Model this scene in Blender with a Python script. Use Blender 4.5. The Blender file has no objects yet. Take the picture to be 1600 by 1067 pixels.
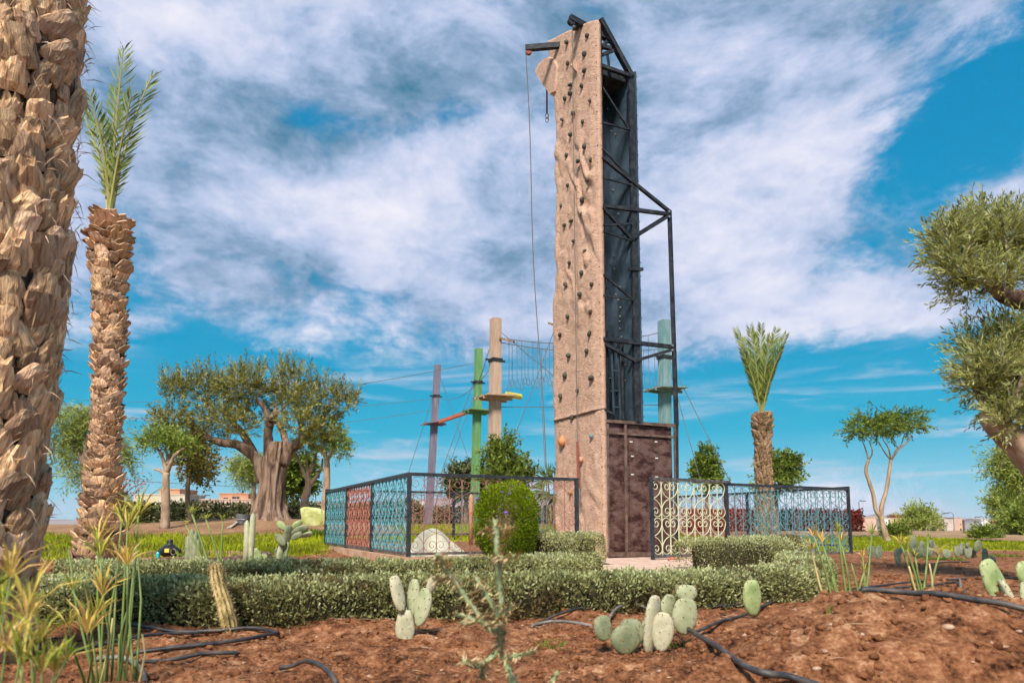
import bpy, math, random
import numpy as np
from mathutils import Vector, Matrix, Quaternion

R = math.radians
S = bpy.context.scene
COL = S.collection
rng = np.random.default_rng(7)
random.seed(7)

# ------------------------------------------------------------------ camera
CAMZ = 0.55
PITCH = R(6.0)
F = 24.0 / 36.0 * 1600.0            # focal length in photograph pixels
CY = 818.0 - F * math.tan(PITCH)    # row of the principal point
cd = bpy.data.cameras.new('camera')
cam = bpy.data.objects.new('camera', cd)
COL.objects.link(cam)
cam.location = (0, 0, CAMZ)
cam.rotation_euler = (R(90) + PITCH, 0, 0)
cd.sensor_width = 36.0
cd.lens = 24.0
cd.shift_y = (CY - 533.5) / 1600.0
cd.clip_start = 0.05
cd.clip_end = 30000
cd.dof.use_dof = True
cd.dof.focus_distance = 8.0
cd.dof.aperture_fstop = 5.0
S.camera = cam
CAMP = Vector((0, 0, CAMZ))

# ------------------------------------------------------------------ light
SUN_EL, SUN_AZ = R(46), R(-168)     # azimuth measured from +Y towards +X (negative = left)
sd = Vector((math.sin(SUN_AZ) * math.cos(SUN_EL), math.cos(SUN_AZ) * math.cos(SUN_EL), math.sin(SUN_EL)))
sl = bpy.data.lights.new('sun', 'SUN')
sl.energy = 5.0
sl.angle = R(13)
sl.color = (1.0, 0.90, 0.78)
sun = bpy.data.objects.new('sun', sl)
COL.objects.link(sun)
sun.rotation_euler = (-sd).to_track_quat('-Z', 'Y').to_euler()

S.view_settings.view_transform = 'Standard'
S.view_settings.look = 'None'
S.view_settings.exposure = 0.4
S.view_settings.gamma = 1.0
S.view_settings.use_curve_mapping = False
S.render.engine = 'CYCLES'
S.cycles.use_denoising = True
S.cycles.max_bounces = 6
S.cycles.transparent_max_bounces = 8


def ray(px, py):
    """direction in the world of a photograph pixel"""
    fx, fy = (px - 800.0) / F, (CY - py) / F
    c, s = math.cos(PITCH), math.sin(PITCH)
    return Vector((fx, c - fy * s, s + fy * c))


def A(px, py, Y):
    r = ray(px, py)
    return Vector((0, 0, CAMZ)) + r * (Y / r.y)


# ------------------------------------------------------------------ world: blue sky with broken cloud
W = bpy.data.worlds.new('World')
S.world = W
W.use_nodes = True
nt = W.node_tree
nt.nodes.clear()


class NG:
    """small helper that writes node maths"""
    def __init__(s, tree):
        s.t = tree

    def n(s, typ, **kw):
        nd = s.t.nodes.new(typ)
        for k, v in kw.items():
            setattr(nd, k, v)
        return nd

    def put(s, sock, v):
        if hasattr(v, 'is_output') or isinstance(v, bpy.types.NodeSocket):
            s.t.links.new(v, sock)
        else:
            sock.default_value = v

    def m(s, op, a, b=0.0, c=None, clamp=False):
        nd = s.n('ShaderNodeMath', operation=op, use_clamp=clamp)
        s.put(nd.inputs[0], a)
        s.put(nd.inputs[1], b)
        if c is not None:
            s.put(nd.inputs[2], c)
        return nd.outputs[0]

    def mix(s, f, a, b, blend='MIX'):
        nd = s.n('ShaderNodeMix', data_type='RGBA', blend_type=blend)
        s.put(nd.inputs[0], f)
        s.put(nd.inputs[6], a)
        s.put(nd.inputs[7], b)
        return nd.outputs[2]

    def noise(s, vec, scale, detail=4, rough=.5, dist=0.0, lac=2.0):
        nd = s.n('ShaderNodeTexNoise')
        if vec is not None:
            s.put(nd.inputs['Vector'], vec)
        nd.inputs['Scale'].default_value = scale
        nd.inputs['Detail'].default_value = detail
        nd.inputs['Roughness'].default_value = rough
        nd.inputs['Distortion'].default_value = dist
        nd.inputs['Lacunarity'].default_value = lac
        return nd.outputs[0]

    def ramp(s, f, stops, mode='LINEAR'):
        nd = s.n('ShaderNodeValToRGB')
        nd.color_ramp.interpolation = mode
        e = nd.color_ramp.elements
        while len(e) < len(stops):
            e.new(.5)
        for q, (p, c) in zip(e, stops):
            q.position = p
            q.color = c if len(c) == 4 else (*c, 1)
        s.put(nd.inputs[0], f)
        return nd.outputs[0]

    def smooth(s, x, lo, hi):
        nd = s.n('ShaderNodeMapRange', interpolation_type='SMOOTHSTEP')
        s.put(nd.inputs[0], x)
        nd.inputs[1].default_value = lo
        nd.inputs[2].default_value = hi
        return nd.outputs[0]


def lin(r, g, b):
    f = lambda v: (v / 255 / 12.92) if v / 255 <= .04045 else ((v / 255 + .055) / 1.055) ** 2.4
    return (f(r), f(g), f(b), 1.0)


def build_sky():
    g = NG(nt)
    tc = g.n('ShaderNodeTexCoord').outputs['Generated']
    sep = g.n('ShaderNodeSeparateXYZ')
    g.put(sep.inputs[0], tc)
    x, y, z = sep.outputs
    zc = g.m('MAXIMUM', z, 0.0)
    # clear sky: Nishita, graded to the cyan of the photograph
    sky = g.n('ShaderNodeTexSky', sky_type='NISHITA')
    sky.sun_disc = False
    sky.sun_elevation = SUN_EL
    sky.sun_rotation = SUN_AZ
    sky.dust_density = .4
    sky.ozone_density = 2.0
    sky.altitude = 400
    nish = g.mix(1.0, sky.outputs[0], (.1, .1, .1, 1), 'MULTIPLY')
    grad = g.ramp(zc, [(0.0, lin(168, 214, 232)), (.05, lin(128, 204, 230)), (.13, lin(24, 176, 214)),
                       (.24, lin(0, 158, 206)), (.5, lin(0, 142, 196)), (1, lin(8, 106, 170))])
    clear = g.mix(.95, nish, grad)
    # cloud texture: broken, slightly flattened masses
    mp0 = g.n('ShaderNodeMapping')
    g.put(mp0.inputs[0], tc)
    mp0.inputs['Location'].default_value = (3.1, .7, 1.3)
    mp0.inputs['Scale'].default_value = (1, 1, 1.9)
    wn = g.n('ShaderNodeTexNoise')
    g.put(wn.inputs['Vector'], mp0.outputs[0])
    wn.inputs['Scale'].default_value = 2.2
    wn.inputs['Detail'].default_value = 3
    ws = g.n('ShaderNodeVectorMath', operation='MULTIPLY_ADD')
    g.put(ws.inputs[0], wn.outputs['Color'])
    ws.inputs[1].default_value = (.16, .16, .14)
    g.put(ws.inputs[2], mp0.outputs[0])
    PW = ws.outputs[0]
    n1 = g.noise(PW, 2.6, 9, .62)
    n2 = g.noise(PW, 7.5, 8, .68)
    # where cloud gathers: banks of cloud at their own bearing and height
    az = g.m('ARCTAN2', x, y)
    el = g.m('ARCSINE', z)

    def lobe(px, py, sx, sy, amp, tilt=0.0):
        r = ray(px, py).normalized()
        a0, e0 = math.atan2(r.x, r.y), math.asin(r.z)
        da = g.m('SUBTRACT', az, a0)
        de = g.m('SUBTRACT', el, e0)
        c, s_ = math.cos(tilt), math.sin(tilt)
        p = g.m('ADD', g.m('MULTIPLY', da, c), g.m('MULTIPLY', de, s_))
        q = g.m('SUBTRACT', g.m('MULTIPLY', de, c), g.m('MULTIPLY', da, s_))
        p = g.m('DIVIDE', p, sx / F)
        q = g.m('DIVIDE', q, sy / F)
        d = g.m('ADD', g.m('MULTIPLY', p, p), g.m('MULTIPLY', q, q))
        return g.m('MULTIPLY', g.m('EXPONENT', g.m('MULTIPLY', d, -1.0)), amp)

    def total(ls):
        o = ls[0]
        for q in ls[1:]:
            o = g.m('ADD', o, q)
        return o

    cover = total([lobe(*a) for a in COVER])
    dens = g.m('ADD', g.m('ADD', n1, g.m('MULTIPLY', g.m('SUBTRACT', n2, .5), .75)), cover)
    dens = g.smooth(dens, .40, .66)
    # shade inside the cloud: bright tops, grey-violet bellies
    n3 = g.noise(PW, 4.2, 5, .6)
    shade = g.m('ADD', g.m('ADD', n3, g.m('MULTIPLY', g.m('SUBTRACT', n2, .5), .9)), total([lobe(*a) for a in BRIGHT]))
    ccol = g.ramp(shade, [(.14, lin(70, 126, 154)), (.32, lin(136, 164, 196)), (.46, lin(182, 198, 230)), (.62, lin(220, 224, 246)), (.84, lin(250, 247, 254))])
    thin = g.mix(g.m('MULTIPLY', dens, .95), clear, ccol)
    # long thin streaks low over the horizon
    mp = g.n('ShaderNodeMapping')
    g.put(mp.inputs[0], tc)
    mp.inputs['Scale'].default_value = (1.6, 1.6, 13)
    st = g.noise(mp.outputs[0], 2.1, 5, .58, .5)
    band = g.m('MULTIPLY', g.smooth(z, .0, .03), g.m('SUBTRACT', 1.0, g.smooth(z, .16, .30)))
    stf = g.m('MULTIPLY', g.smooth(st, .5, .72), g.m('MULTIPLY', band, .75))
    final = g.mix(stf, thin, lin(205, 214, 234))
    bg = g.n('ShaderNodeBackground')
    g.put(bg.inputs[0], final)
    bg.inputs[1].default_value = .76
    out = g.n('ShaderNodeOutputWorld')
    g.put(out.inputs[0], bg.outputs[0])


# banks of cloud: photograph bearing (px, py), half widths, amount, tilt
COVER = [(520, 350, 640, 170, .30, 0), (1130, 270, 320, 280, .24, .3), (640, 50, 900, 120, .17, 0), (1330, 490, 280, 46, .24, 0),
         (330, 70, 160, 80, .12, 0), (180, 60, 60, 80, -.20, 0), (1490, 185, 150, 90, -.31, .5), (440, 165, 170, 28, -.13, -.08),
         (720, 190, 130, 32, -.14, .12), (900, 650, 1500, 90, -.45, 0), (1540, 340, 160, 60, .12, .4), (1600, 440, 120, 60, -.02, 0)]
BRIGHT = [(560, 300, 140, 70, .16, .4), (300, 330, 170, 70, .14, 0), (700, 260, 160, 60, .10, 0), (1290, 500, 150, 40, .24, 0),
          (560, 440, 460, 60, -.18, 0), (560, 150, 420, 80, -.22, .05), (1180, 200, 200, 160, .04, 0), (330, 60, 140, 60, .18, 0),
          (900, 30, 400, 60, -.08, 0)]
build_sky()
W.cycles.sampling_method = 'MANUAL'
W.cycles.sample_map_resolution = 512
S.cycles.adaptive_threshold = .03
S.cycles.adaptive_min_samples = 8
# ------------------------------------------------------------------ materials
MATS = {}


def material(name, cols, scale=8.0, rough=.8, bump=.0, bscale=None, detail=6, dist=.0, metal=0.0, stretch=(1, 1, 1),
             spec=.3, dots=None, leaf=False, trans=.0, bdist=.02, rough_n=.6, attr=None, orand=0.0):
    """procedural surface: noise blended through the given colours (linear rgb)"""
    m = bpy.data.materials.new(name)
    m.use_nodes = True
    t = m.node_tree
    t.nodes.clear()
    g = NG(t)
    out = g.n('ShaderNodeOutputMaterial')
    bs = g.n('ShaderNodeBsdfPrincipled')
    bs.inputs['Roughness'].default_value = rough
    bs.inputs['Metallic'].default_value = metal
    bs.inputs['Specular IOR Level'].default_value = .12 if leaf else spec
    stops = [((i + .0) / max(1, len(cols) - 1), c) for i, c in enumerate(cols)]
    tc = g.n('ShaderNodeTexCoord').outputs['Object']
    if leaf:
        at = g.n('ShaderNodeAttribute', attribute_name='rnd').outputs['Fac']
        col = g.ramp(at, stops)
        nz = g.noise(tc, scale, 2, .5)
        col = g.mix(g.m('MULTIPLY', nz, .35), col, (cols[0][0] * .6, cols[0][1] * .6, cols[0][2] * .6, 1))
    else:
        mp = g.n('ShaderNodeMapping')
        g.put(mp.inputs[0], tc)
        mp.inputs['Scale'].default_value = stretch
        nz = g.noise(mp.outputs[0], scale, detail, rough_n, dist)
        fac = g.smooth(nz, .28, .72)
        if attr:
            at = g.n('ShaderNodeAttribute', attribute_name=attr, attribute_type='OBJECT').outputs['Fac']
            fac = g.m('ADD', g.m('MULTIPLY', fac, .7), g.m('MULTIPLY', at, .3))
        col = g.ramp(fac, stops)
        if dots:
            vo = g.n('ShaderNodeTexVoronoi')
            g.put(vo.inputs['Vector'], tc)
            vo.inputs['Scale'].default_value = dots[0]
            d = g.m('SUBTRACT', 1.0, g.smooth(vo.outputs['Distance'], dots[1] * .6, dots[1]))
            col = g.mix(d, col, (*dots[2], 1))
        if bump:
            nb = g.noise(mp.outputs[0], bscale or scale * 3, 6, .62, dist)
            bp = g.n('ShaderNodeBump')
            bp.inputs['Strength'].default_value = bump
            bp.inputs['Distance'].default_value = bdist
            g.put(bp.inputs['Height'], nb)
            t.links.new(bp.outputs[0], bs.inputs['Normal'])
    if orand:
        oi = g.n('ShaderNodeObjectInfo').outputs['Random']
        k = g.m('ADD', g.m('MULTIPLY', oi, 2 * orand), 1 - orand)
        cb = g.n('ShaderNodeCombineXYZ')
        for q in range(3):
            g.put(cb.inputs[q], k)
        col = g.mix(1.0, col, cb.outputs[0], 'MULTIPLY')
    g.put(bs.inputs['Base Color'], col)
    if trans:
        tr = g.n('ShaderNodeBsdfTranslucent')
        g.put(tr.inputs[0], col)
        mx = g.n('ShaderNodeMixShader')
        mx.inputs[0].default_value = trans
        t.links.new(bs.outputs[0], mx.inputs[1])
        t.links.new(tr.outputs[0], mx.inputs[2])
        t.links.new(mx.outputs[0], out.inputs[0])
    else:
        t.links.new(bs.outputs[0], out.inputs[0])
    MATS[name] = m
    return m


def L(r, g, b):
    return lin(r, g, b)[:3]


# ------------------------------------------------------------------ mesh helpers
def wloc(o):
    v = Vector((0, 0, 0))
    while o is not None:
        v += o.location
        o = o.parent
    return v


def tag(o, label=None, cat=None, group=None, kind=None):
    if label:
        o['label'] = label
    if cat:
        o['category'] = cat
    if group:
        o['group'] = group
    if kind:
        o['kind'] = kind
    return o


def thing(name, loc, label, cat, group=None):
    o = bpy.data.objects.new(name, None)
    o.empty_display_size = .1
    o.location = loc
    COL.objects.link(o)
    return tag(o, label, cat, group)


def link(name, me, mat, parent=None, loc=None, smooth=False):
    o = bpy.data.objects.new(name, me)
    if mat is not None and not me.materials:
        me.materials.append(mat)
    COL.objects.link(o)
    if parent is not None:
        o.parent = parent
    if loc is not None:
        o.location = loc
    if smooth:
        me.polygons.foreach_set('use_smooth', np.ones(len(me.polygons), dtype=bool))
    return o


def npmesh(name, verts, quads, rnd=None):
    """fast mesh from numpy arrays; quads (N,4) or (N,3)"""
    me = bpy.data.meshes.new(name)
    v = np.asarray(verts, dtype=np.float32)
    q = np.asarray(quads, dtype=np.int32)
    k = q.shape[1]
    me.vertices.add(len(v))
    me.vertices.foreach_set('co', v.ravel())
    me.loops.add(q.size)
    me.loops.foreach_set('vertex_index', q.ravel())
    me.polygons.add(len(q))
    me.polygons.foreach_set('loop_start', np.arange(0, q.size, k, dtype=np.int32))
    me.polygons.foreach_set('loop_total', np.full(len(q), k, dtype=np.int32))
    if rnd is not None:
        a = me.attributes.new('rnd', 'FLOAT', 'FACE')
        a.data.foreach_set('value', np.asarray(rnd, dtype=np.float32))
    me.update(calc_edges=True)
    return me


class MB:
    """collects shapes in world coordinates, then becomes ONE mesh object"""
    def __init__(s):
        s.v, s.f = [], []

    def add(s, vs, fs):
        b = len(s.v)
        s.v += [tuple(p) for p in vs]
        s.f += [tuple(i + b for i in f) for f in fs]
        return s

    def box(s, c, size, ax=None):
        """box centred at c; ax = (x, y, z) unit axes"""
        X, Y, Z = ax or (Vector((1, 0, 0)), Vector((0, 1, 0)), Vector((0, 0, 1)))
        a, b, d = size[0] / 2, size[1] / 2, size[2] / 2
        c = Vector(c)
        vs = [c + X * (a * i) + Y * (b * j) + Z * (d * k) for k in (-1, 1) for j in (-1, 1) for i in (-1, 1)]
        return s.add(vs, [(0, 2, 3, 1), (4, 5, 7, 6), (0, 1, 5, 4), (2, 6, 7, 3), (0, 4, 6, 2), (1, 3, 7, 5)])

    def bar(s, p, q, w, h=None, up=(0, 0, 1)):
        p, q = Vector(p), Vector(q)
        d = q - p
        n = d.length
        d.normalize()
        up = Vector(up)
        if abs(d.dot(up)) > .98:
            up = Vector((0.6, .8, 0))
        x = d.cross(up).normalized()
        z = x.cross(d).normalized()
        return s.box((p + q) / 2, (w, n, h or w), (x, d, z))

    def tube(s, pts, rad, n=8, cap=True, flat=1.0, jit=0.0):
        pts = [Vector(p) for p in pts]
        if not hasattr(rad, '__len__'):
            rad = [rad] * len(pts)
        b = len(s.v)
        ref = Vector((.31, .17, .93))
        for i, p in enumerate(pts):
            d = (pts[min(i + 1, len(pts) - 1)] - pts[max(i - 1, 0)]).normalized()
            if abs(d.dot(ref)) > .97:
                ref = Vector((.9, .3, .1))
            x = d.cross(ref).normalized()
            y = d.cross(x).normalized()
            ref = -y.cross(d) if False else ref
            for k in range(n):
                a = 2 * math.pi * k / n
                r = rad[i] * (1 + (random.uniform(-jit, jit) if jit else 0))
                s.v.append(tuple(p + x * (math.cos(a) * r) + y * (math.sin(a) * r * flat)))
        for i in range(len(pts) - 1):
            for k in range(n):
                k2 = (k + 1) % n
                s.f.append((b + i * n + k, b + i * n + k2, b + (i + 1) * n + k2, b + (i + 1) * n + k))
        if cap:
            s.f.append(tuple(b + k for k in reversed(range(n))))
            e = b + (len(pts) - 1) * n
            s.f.append(tuple(e + k for k in range(n)))
        return s

    def build(s, name, mat, parent=None, smooth=False, loc=None, **kw):
        me = bpy.data.meshes.new(name)
        base = wloc(parent) if parent is not None else Vector(loc or (0, 0, 0))
        me.from_pydata([(a - base.x, b - base.y, c - base.z) for a, b, c in s.v], [], s.f)
        me.update()
        o = link(name, me, mat, parent, None if parent is not None else base, smooth)
        return tag(o, **kw) if kw else o


def unit(v):
    return v / np.maximum(np.linalg.norm(v, axis=-1, keepdims=True), 1e-9)


def leaf_arrays(p, d, ln, wd, droop=0.0, side=None):
    """rhombic leaves: base points p, axes d, lengths, widths -> verts, quads"""
    n = len(p)
    d = unit(d)
    if side is None:
        side = unit(np.cross(d, rng.normal(size=(n, 3))))
    ln = np.broadcast_to(np.asarray(ln, float).reshape(-1, 1), (n, 1))
    wd = np.broadcast_to(np.asarray(wd, float).reshape(-1, 1), (n, 1))
    up = np.cross(side, d)
    mid = p + d * ln * .48 + up * ln * .06
    tip = p + d * ln
    tip[:, 2:3] -= ln * droop
    v = np.stack([p, mid - side * wd / 2, tip, mid + side * wd / 2], 1).reshape(-1, 3)
    q = np.arange(4 * n).reshape(-1, 4)
    return v, q


def leaves(name, p, d, ln, wd, mat, parent, droop=0.0, side=None, rnd=None):
    v, q = leaf_arrays(np.asarray(p, float), np.asarray(d, float), ln, wd, droop, side)
    base = np.array(wloc(parent))
    if rnd is None:
        rnd = rng.random(len(q))
    me = npmesh(name, v - base, q, rnd)
    return link(name, me, mat, parent)


def sprig_leaves(starts, dirs, lens, per, ln, wd, spread=.8, bend=.0):
    """twigs with leaves along them -> leaf base, direction, length, width, twig id"""
    n = len(starts)
    t = np.linspace(.08, 1, per)[None, :, None]
    dirs = unit(dirs)
    pos = starts[:, None, :] + dirs[:, None, :] * lens[:, None, None] * t
    pos = pos + np.array([0, 0, 1.0]) * bend * lens[:, None, None] * t * t
    a = unit(np.cross(dirs, rng.normal(size=(n, 3))))
    b = np.cross(dirs, a)
    ph = np.arange(per)[None, :, None] * 2.4 + rng.random((n, 1, 1)) * 6
    sd_ = a[:, None, :] * np.cos(ph) + b[:, None, :] * np.sin(ph)
    ld = dirs[:, None, :] * .75 + sd_ * spread + rng.normal(size=(n, per, 3)) * .15
    return pos.reshape(-1, 3), ld.reshape(-1, 3), ln * (.65 + .7 * rng.random(n * per)), wd * (.7 + .6 * rng.random(n * per)), np.repeat(rng.random(n), per)


def vnoise(x, y, seed=0):
    """2-d value noise, numpy"""
    xi, yi = np.floor(x).astype(np.int64), np.floor(y).astype(np.int64)
    xf, yf = x - xi, y - yi
    u, v = xf * xf * (3 - 2 * xf), yf * yf * (3 - 2 * yf)

    def h(a, b):
        q = (a * 374761393 + b * 668265263 + seed * 982451653) & 0xffffffff
        q = ((q ^ (q >> 13)) * 1274126177) & 0xffffffff
        return ((q ^ (q >> 16)) & 0xffff) / 65535.0
    return (h(xi, yi) * (1 - u) + h(xi + 1, yi) * u) * (1 - v) + (h(xi, yi + 1) * (1 - u) + h(xi + 1, yi + 1) * u) * v


def fbm(x, y, oct=4, seed=0, gain=.5):
    x, y = np.asarray(x, float), np.asarray(y, float)
    s, a, t = 0, 1, 0
    for o in range(oct):
        s = s + a * (vnoise(x * 2 ** o + 17.3 * o, y * 2 ** o - 9.1 * o, seed + o) - .5)
        t += a
        a *= gain
    return s / t * 2


def catmull(pts, n=8):
    P = [Vector(p) for p in pts]
    P = [P[0] * 2 - P[1]] + P + [P[-1] * 2 - P[-2]]
    o = []
    for i in range(1, len(P) - 2):
        for k in range(n):
            t = k / n
            o.append(.5 * ((2 * P[i]) + (P[i + 1] - P[i - 1]) * t + (2 * P[i - 1] - 5 * P[i] + 4 * P[i + 1] - P[i + 2]) * t * t
                           + (3 * P[i] - P[i - 1] - 3 * P[i + 1] + P[i + 2]) * t ** 3))
    o.append(P[-2])
    return o


# ------------------------------------------------------------------ the lie of the land
def sstep(a, b, x):
    t = np.clip((x - a) / (b - a), 0, 1)
    return t * t * (3 - 2 * t)


def blob(x, y, cx, cy, rx, ry, h, p=2.0):
    d = ((x - cx) / rx) ** 2 + ((y - cy) / ry) ** 2
    return h * np.exp(-d ** (p / 2))


def gh_base(x, y):
    x, y = np.asarray(x, float), np.asarray(y, float)
    z = np.zeros(np.broadcast(x, y).shape)
    # rise behind the yard on the left, berm on the right
    z = z + .50 * sstep(11.5, 21, y) * (1 - sstep(2, 7, x))
    z = z + .22 * sstep(20, 27, y) * sstep(4, 9, x) * (1 - sstep(34, 60, y))
    z = z + blob(x, y, -7.7, 20.0, 3.2, 2.2, .25)
    # the plain beyond falls away
    z = z - 6.5 * sstep(45, 150, y) - 2.0 * sstep(32, 46, y) * sstep(6, 14, x)
    # dug foreground: heap on the right, low ridges round the planting holes
    z = z + blob(x, y, 1.45, 2.36, .78, .55, .31, 2.8)
    z = z + blob(x, y, -.55, 2.05, .75, .22, .10) + blob(x, y, .55, 2.05, .45, .25, .07)
    z = z + blob(x, y, -1.15, 2.9, .5, .2, .045) + blob(x, y, 2.9, 4.4, .6, .4, .07)
    z = z - blob(x, y, -.45, 2.95, .45, .25, .05) - blob(x, y, .95, 2.95, .25, .2, .05)
    return z


def gh(x, y):
    """ground height with the loose soil"""
    x, y = np.asarray(x, float), np.asarray(y, float)
    z = gh_base(x, y)
    near = 1 - sstep(5.5, 9, y)
    paved = pave_mask(x, y)
    rough = (.045 * fbm(x * 2.6, y * 2.6, 3, 3) + .036 * fbm(x * 9, y * 9, 3, 5) + .016 * np.abs(fbm(x * 24, y * 24, 2, 8))) * near * (1 - paved)
    rough = rough + .05 * fbm(x * .8, y * .8, 3, 9) * sstep(5.5, 9, y) * (1 - sstep(60, 90, y)) * (1 - paved) * (1 - yard_mask(x, y) * .8)
    z = z + rough
    far = sstep(60, 200, y)
    return z + far * 1.2 * fbm(x * .01, y * .01, 3, 4)


# yard: everything stands square to these two directions
YAW = R(26)
U = Vector((math.cos(YAW), math.sin(YAW), 0))
V_ = Vector((-math.sin(YAW), math.cos(YAW), 0))
P0 = Vector((-1.38, 9.17, 0))


def yard_uv(x, y):
    dx, dy = x - P0.x, y - P0.y
    return dx * U.x + dy * U.y, dx * V_.x + dy * V_.y


def yard_mask(x, y):
    a, b = yard_uv(x, y)
    return sstep(-.5, .1, a) * (1 - sstep(8.5, 9.1, a)) * sstep(-.6, 0, b) * (1 - sstep(5.6, 6.2, b))


def pave_mask(x, y):
    """flat paving in front of the tower"""
    a, b = yard_uv(x, y)
    m = sstep(2.2, 2.6, a) * (1 - sstep(5.2, 5.6, a)) * sstep(-1.9, -1.5, b) * (1 - sstep(2.6, 3.0, b))
    m2 = sstep(4.3, 4.5, y) * (1 - sstep(9.0, 9.6, y)) * sstep(-1.6, -1.2, x - .2 * (y - 5)) * (1 - sstep(-.2, .0, x - np.interp(y, [4.3, 5.2, 6.0, 7.0, 8.0, 9.6], [1.2, 1.9, 2.45, 2.75, 2.5, 3.2])))
    return np.maximum(m, m2)


def gz(x, y):
    return float(gh(np.array([x]), np.array([y]))[0])


def on_ground(px, py):
    """point of the (smooth) ground seen at a photograph pixel"""
    r = ray(px, py)
    t = .5
    while t < 200:
        p = Vector((0, 0, CAMZ)) + r * t
        if p.z < float(gh_base(p.x, p.y)):
            break
        t *= 1.01
    return Vector((p.x, p.y, gz(p.x, p.y)))


def foot(px, Y, sink=.03):
    """ground point straight below image column px at depth Y"""
    x = A(px, 818, Y).x
    return Vector((x, Y, gz(x, Y) - sink))
# ------------------------------------------------------------------ ground sheet
def grow(a, b, n, k):
    """n steps from a to b, each k times the last"""
    w = np.cumsum(k ** np.arange(n))
    return a + (b - a) * w / w[-1]


GRASS_ZONES = [  # (x0, x1, y0, y1, feather)
    (3.6, 14.0, 14.2, 22.5, .7), (-13, -3.4, 10.2, 16.3, .7), (-3.0, 3.5, 15.2, 19.5, .6)]


def grass_amount(x, y):
    o = np.zeros(np.broadcast(x, y).shape)
    wob = .8 * fbm(x * .7, y * .7, 3, 21)
    for x0, x1, y0, y1, f in GRASS_ZONES:
        o = np.maximum(o, sstep(x0 - f, x0 + f, x + wob) * (1 - sstep(x1 - f, x1 + f, x + wob)) * sstep(y0 - f, y0 + f, y + wob) * (1 - sstep(y1 - f, y1 + f, y + wob)))
    o = o * (1 - np.clip(blob(x, y, -4.9, 10.9, 1.6, .9, 1.4), 0, 1))
    return o


def build_ground():
    ys = np.concatenate([np.linspace(-12, .6, 14, endpoint=False), np.linspace(.6, 5.2, 190, endpoint=False),
                         np.linspace(5.2, 13, 110, endpoint=False), np.linspace(13, 40, 80, endpoint=False), grow(40, 9000, 46, 1.13)])
    xh = np.concatenate([np.linspace(0, 3.2, 115, endpoint=False), np.linspace(3.2, 9, 60, endpoint=False), np.linspace(9, 30, 45, endpoint=False), grow(30, 9000, 34, 1.2)])
    xs = np.concatenate([-xh[:0:-1], xh])
    Xg, Yg = np.meshgrid(xs, ys)
    Z = gh(Xg, Yg)
    v = np.stack([Xg, Yg, Z], -1).reshape(-1, 3)
    nx, ny = len(xs), len(ys)
    i = np.arange(nx * ny).reshape(ny, nx)
    q = np.stack([i[:-1, :-1], i[:-1, 1:], i[1:, 1:], i[1:, :-1]], -1).reshape(-1, 4)
    me = npmesh('ground', v, q)
    a = me.attributes.new('grassy', 'FLOAT', 'POINT')
    a.data.foreach_set('value', grass_amount(Xg, Yg).ravel().astype(np.float32))
    m = bpy.data.materials.new('soil')
    m.use_nodes = True
    t = m.node_tree
    g = NG(t)
    bs = t.nodes['Principled BSDF']
    bs.inputs['Roughness'].default_value = .95
    bs.inputs['Specular IOR Level'].default_value = .12
    tc = g.n('ShaderNodeTexCoord').outputs['Object']
    n1 = g.noise(tc, 1.1, 5, .6)
    n2 = g.noise(tc, 14, 8, .65)
    n3 = g.noise(tc, 70, 5, .6)
    f = g.m('ADD', g.m('MULTIPLY', n1, .25), g.m('ADD', g.m('MULTIPLY', n2, .55), g.m('MULTIPLY', n3, .35)))
    soil = g.ramp(f, [(.46, (.034, .014, .007)), (.54, (.175, .070, .031)), (.62, (.31, .138, .066)), (.74, (.58, .36, .21))])
    at = g.n('ShaderNodeAttribute', attribute_name='grassy').outputs['Fac']
    gf = g.smooth(g.m('ADD', at, g.m('MULTIPLY', g.m('SUBTRACT', n2, .5), .5)), .3, .65)
    turf = g.ramp(n2, [(.3, (.22, .24, .008)), (.7, (.44, .45, .012))])
    # far plain: pale dry earth
    sp = g.n('ShaderNodeSeparateXYZ')
    g.put(sp.inputs[0], tc)
    farf = g.smooth(sp.outputs[1], 10, 24)
    dry = g.ramp(n1, [(.3, (.24, .15, .085)), (.7, (.38, .26, .16))])
    col = g.mix(farf, soil, dry)
    col = g.mix(gf, col, turf)
    g.put(bs.inputs['Base Color'], col)
    bp = g.n('ShaderNodeBump')
    bp.inputs['Strength'].default_value = .9
    bp.inputs['Distance'].default_value = .02
    g.put(bp.inputs['Height'], g.m('ADD', g.noise(tc, 30, 8, .7), g.m('MULTIPLY', n3, .5)))
    t.links.new(bp.outputs[0], bs.inputs['Normal'])
    tag(link('ground', me, m, smooth=True), kind='structure')


build_ground()

# ------------------------------------------------------------------ paving in front of the tower
m_pave = material('pave', [(.46, .30, .22), (.58, .41, .32), (.66, .50, .41)], 5, .9, .25, 60)


def build_path():
    xs = np.linspace(-2, 5.5, 130)
    ys = np.linspace(3.8, 14.2, 150)
    Xg, Yg = np.meshgrid(xs, ys)
    Z = gh_base(Xg, Yg) + .012
    keep = pave_mask(Xg, Yg) > .7
    v = np.stack([Xg, Yg, Z], -1).reshape(-1, 3)
    i = np.arange(Xg.size).reshape(Xg.shape)
    q = np.stack([i[:-1, :-1], i[:-1, 1:], i[1:, 1:], i[1:, :-1]], -1)
    k = keep[:-1, :-1] & keep[1:, 1:]
    q = q[k]
    used, inv = np.unique(q, return_inverse=True)
    tag(link('paved_path', npmesh('paved_path', v[used], inv.reshape(-1, 4)), m_pave), kind='structure')


build_path()

# ------------------------------------------------------------------ far hills
m_hill = material('hill', [(.20, .16, .17), (.27, .22, .22), (.32, .26, .25)], .004, 1, 0)
m_hill2 = material('hill_bare', [(.22, .17, .16), (.30, .24, .21)], .003, 1, 0)


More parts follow.
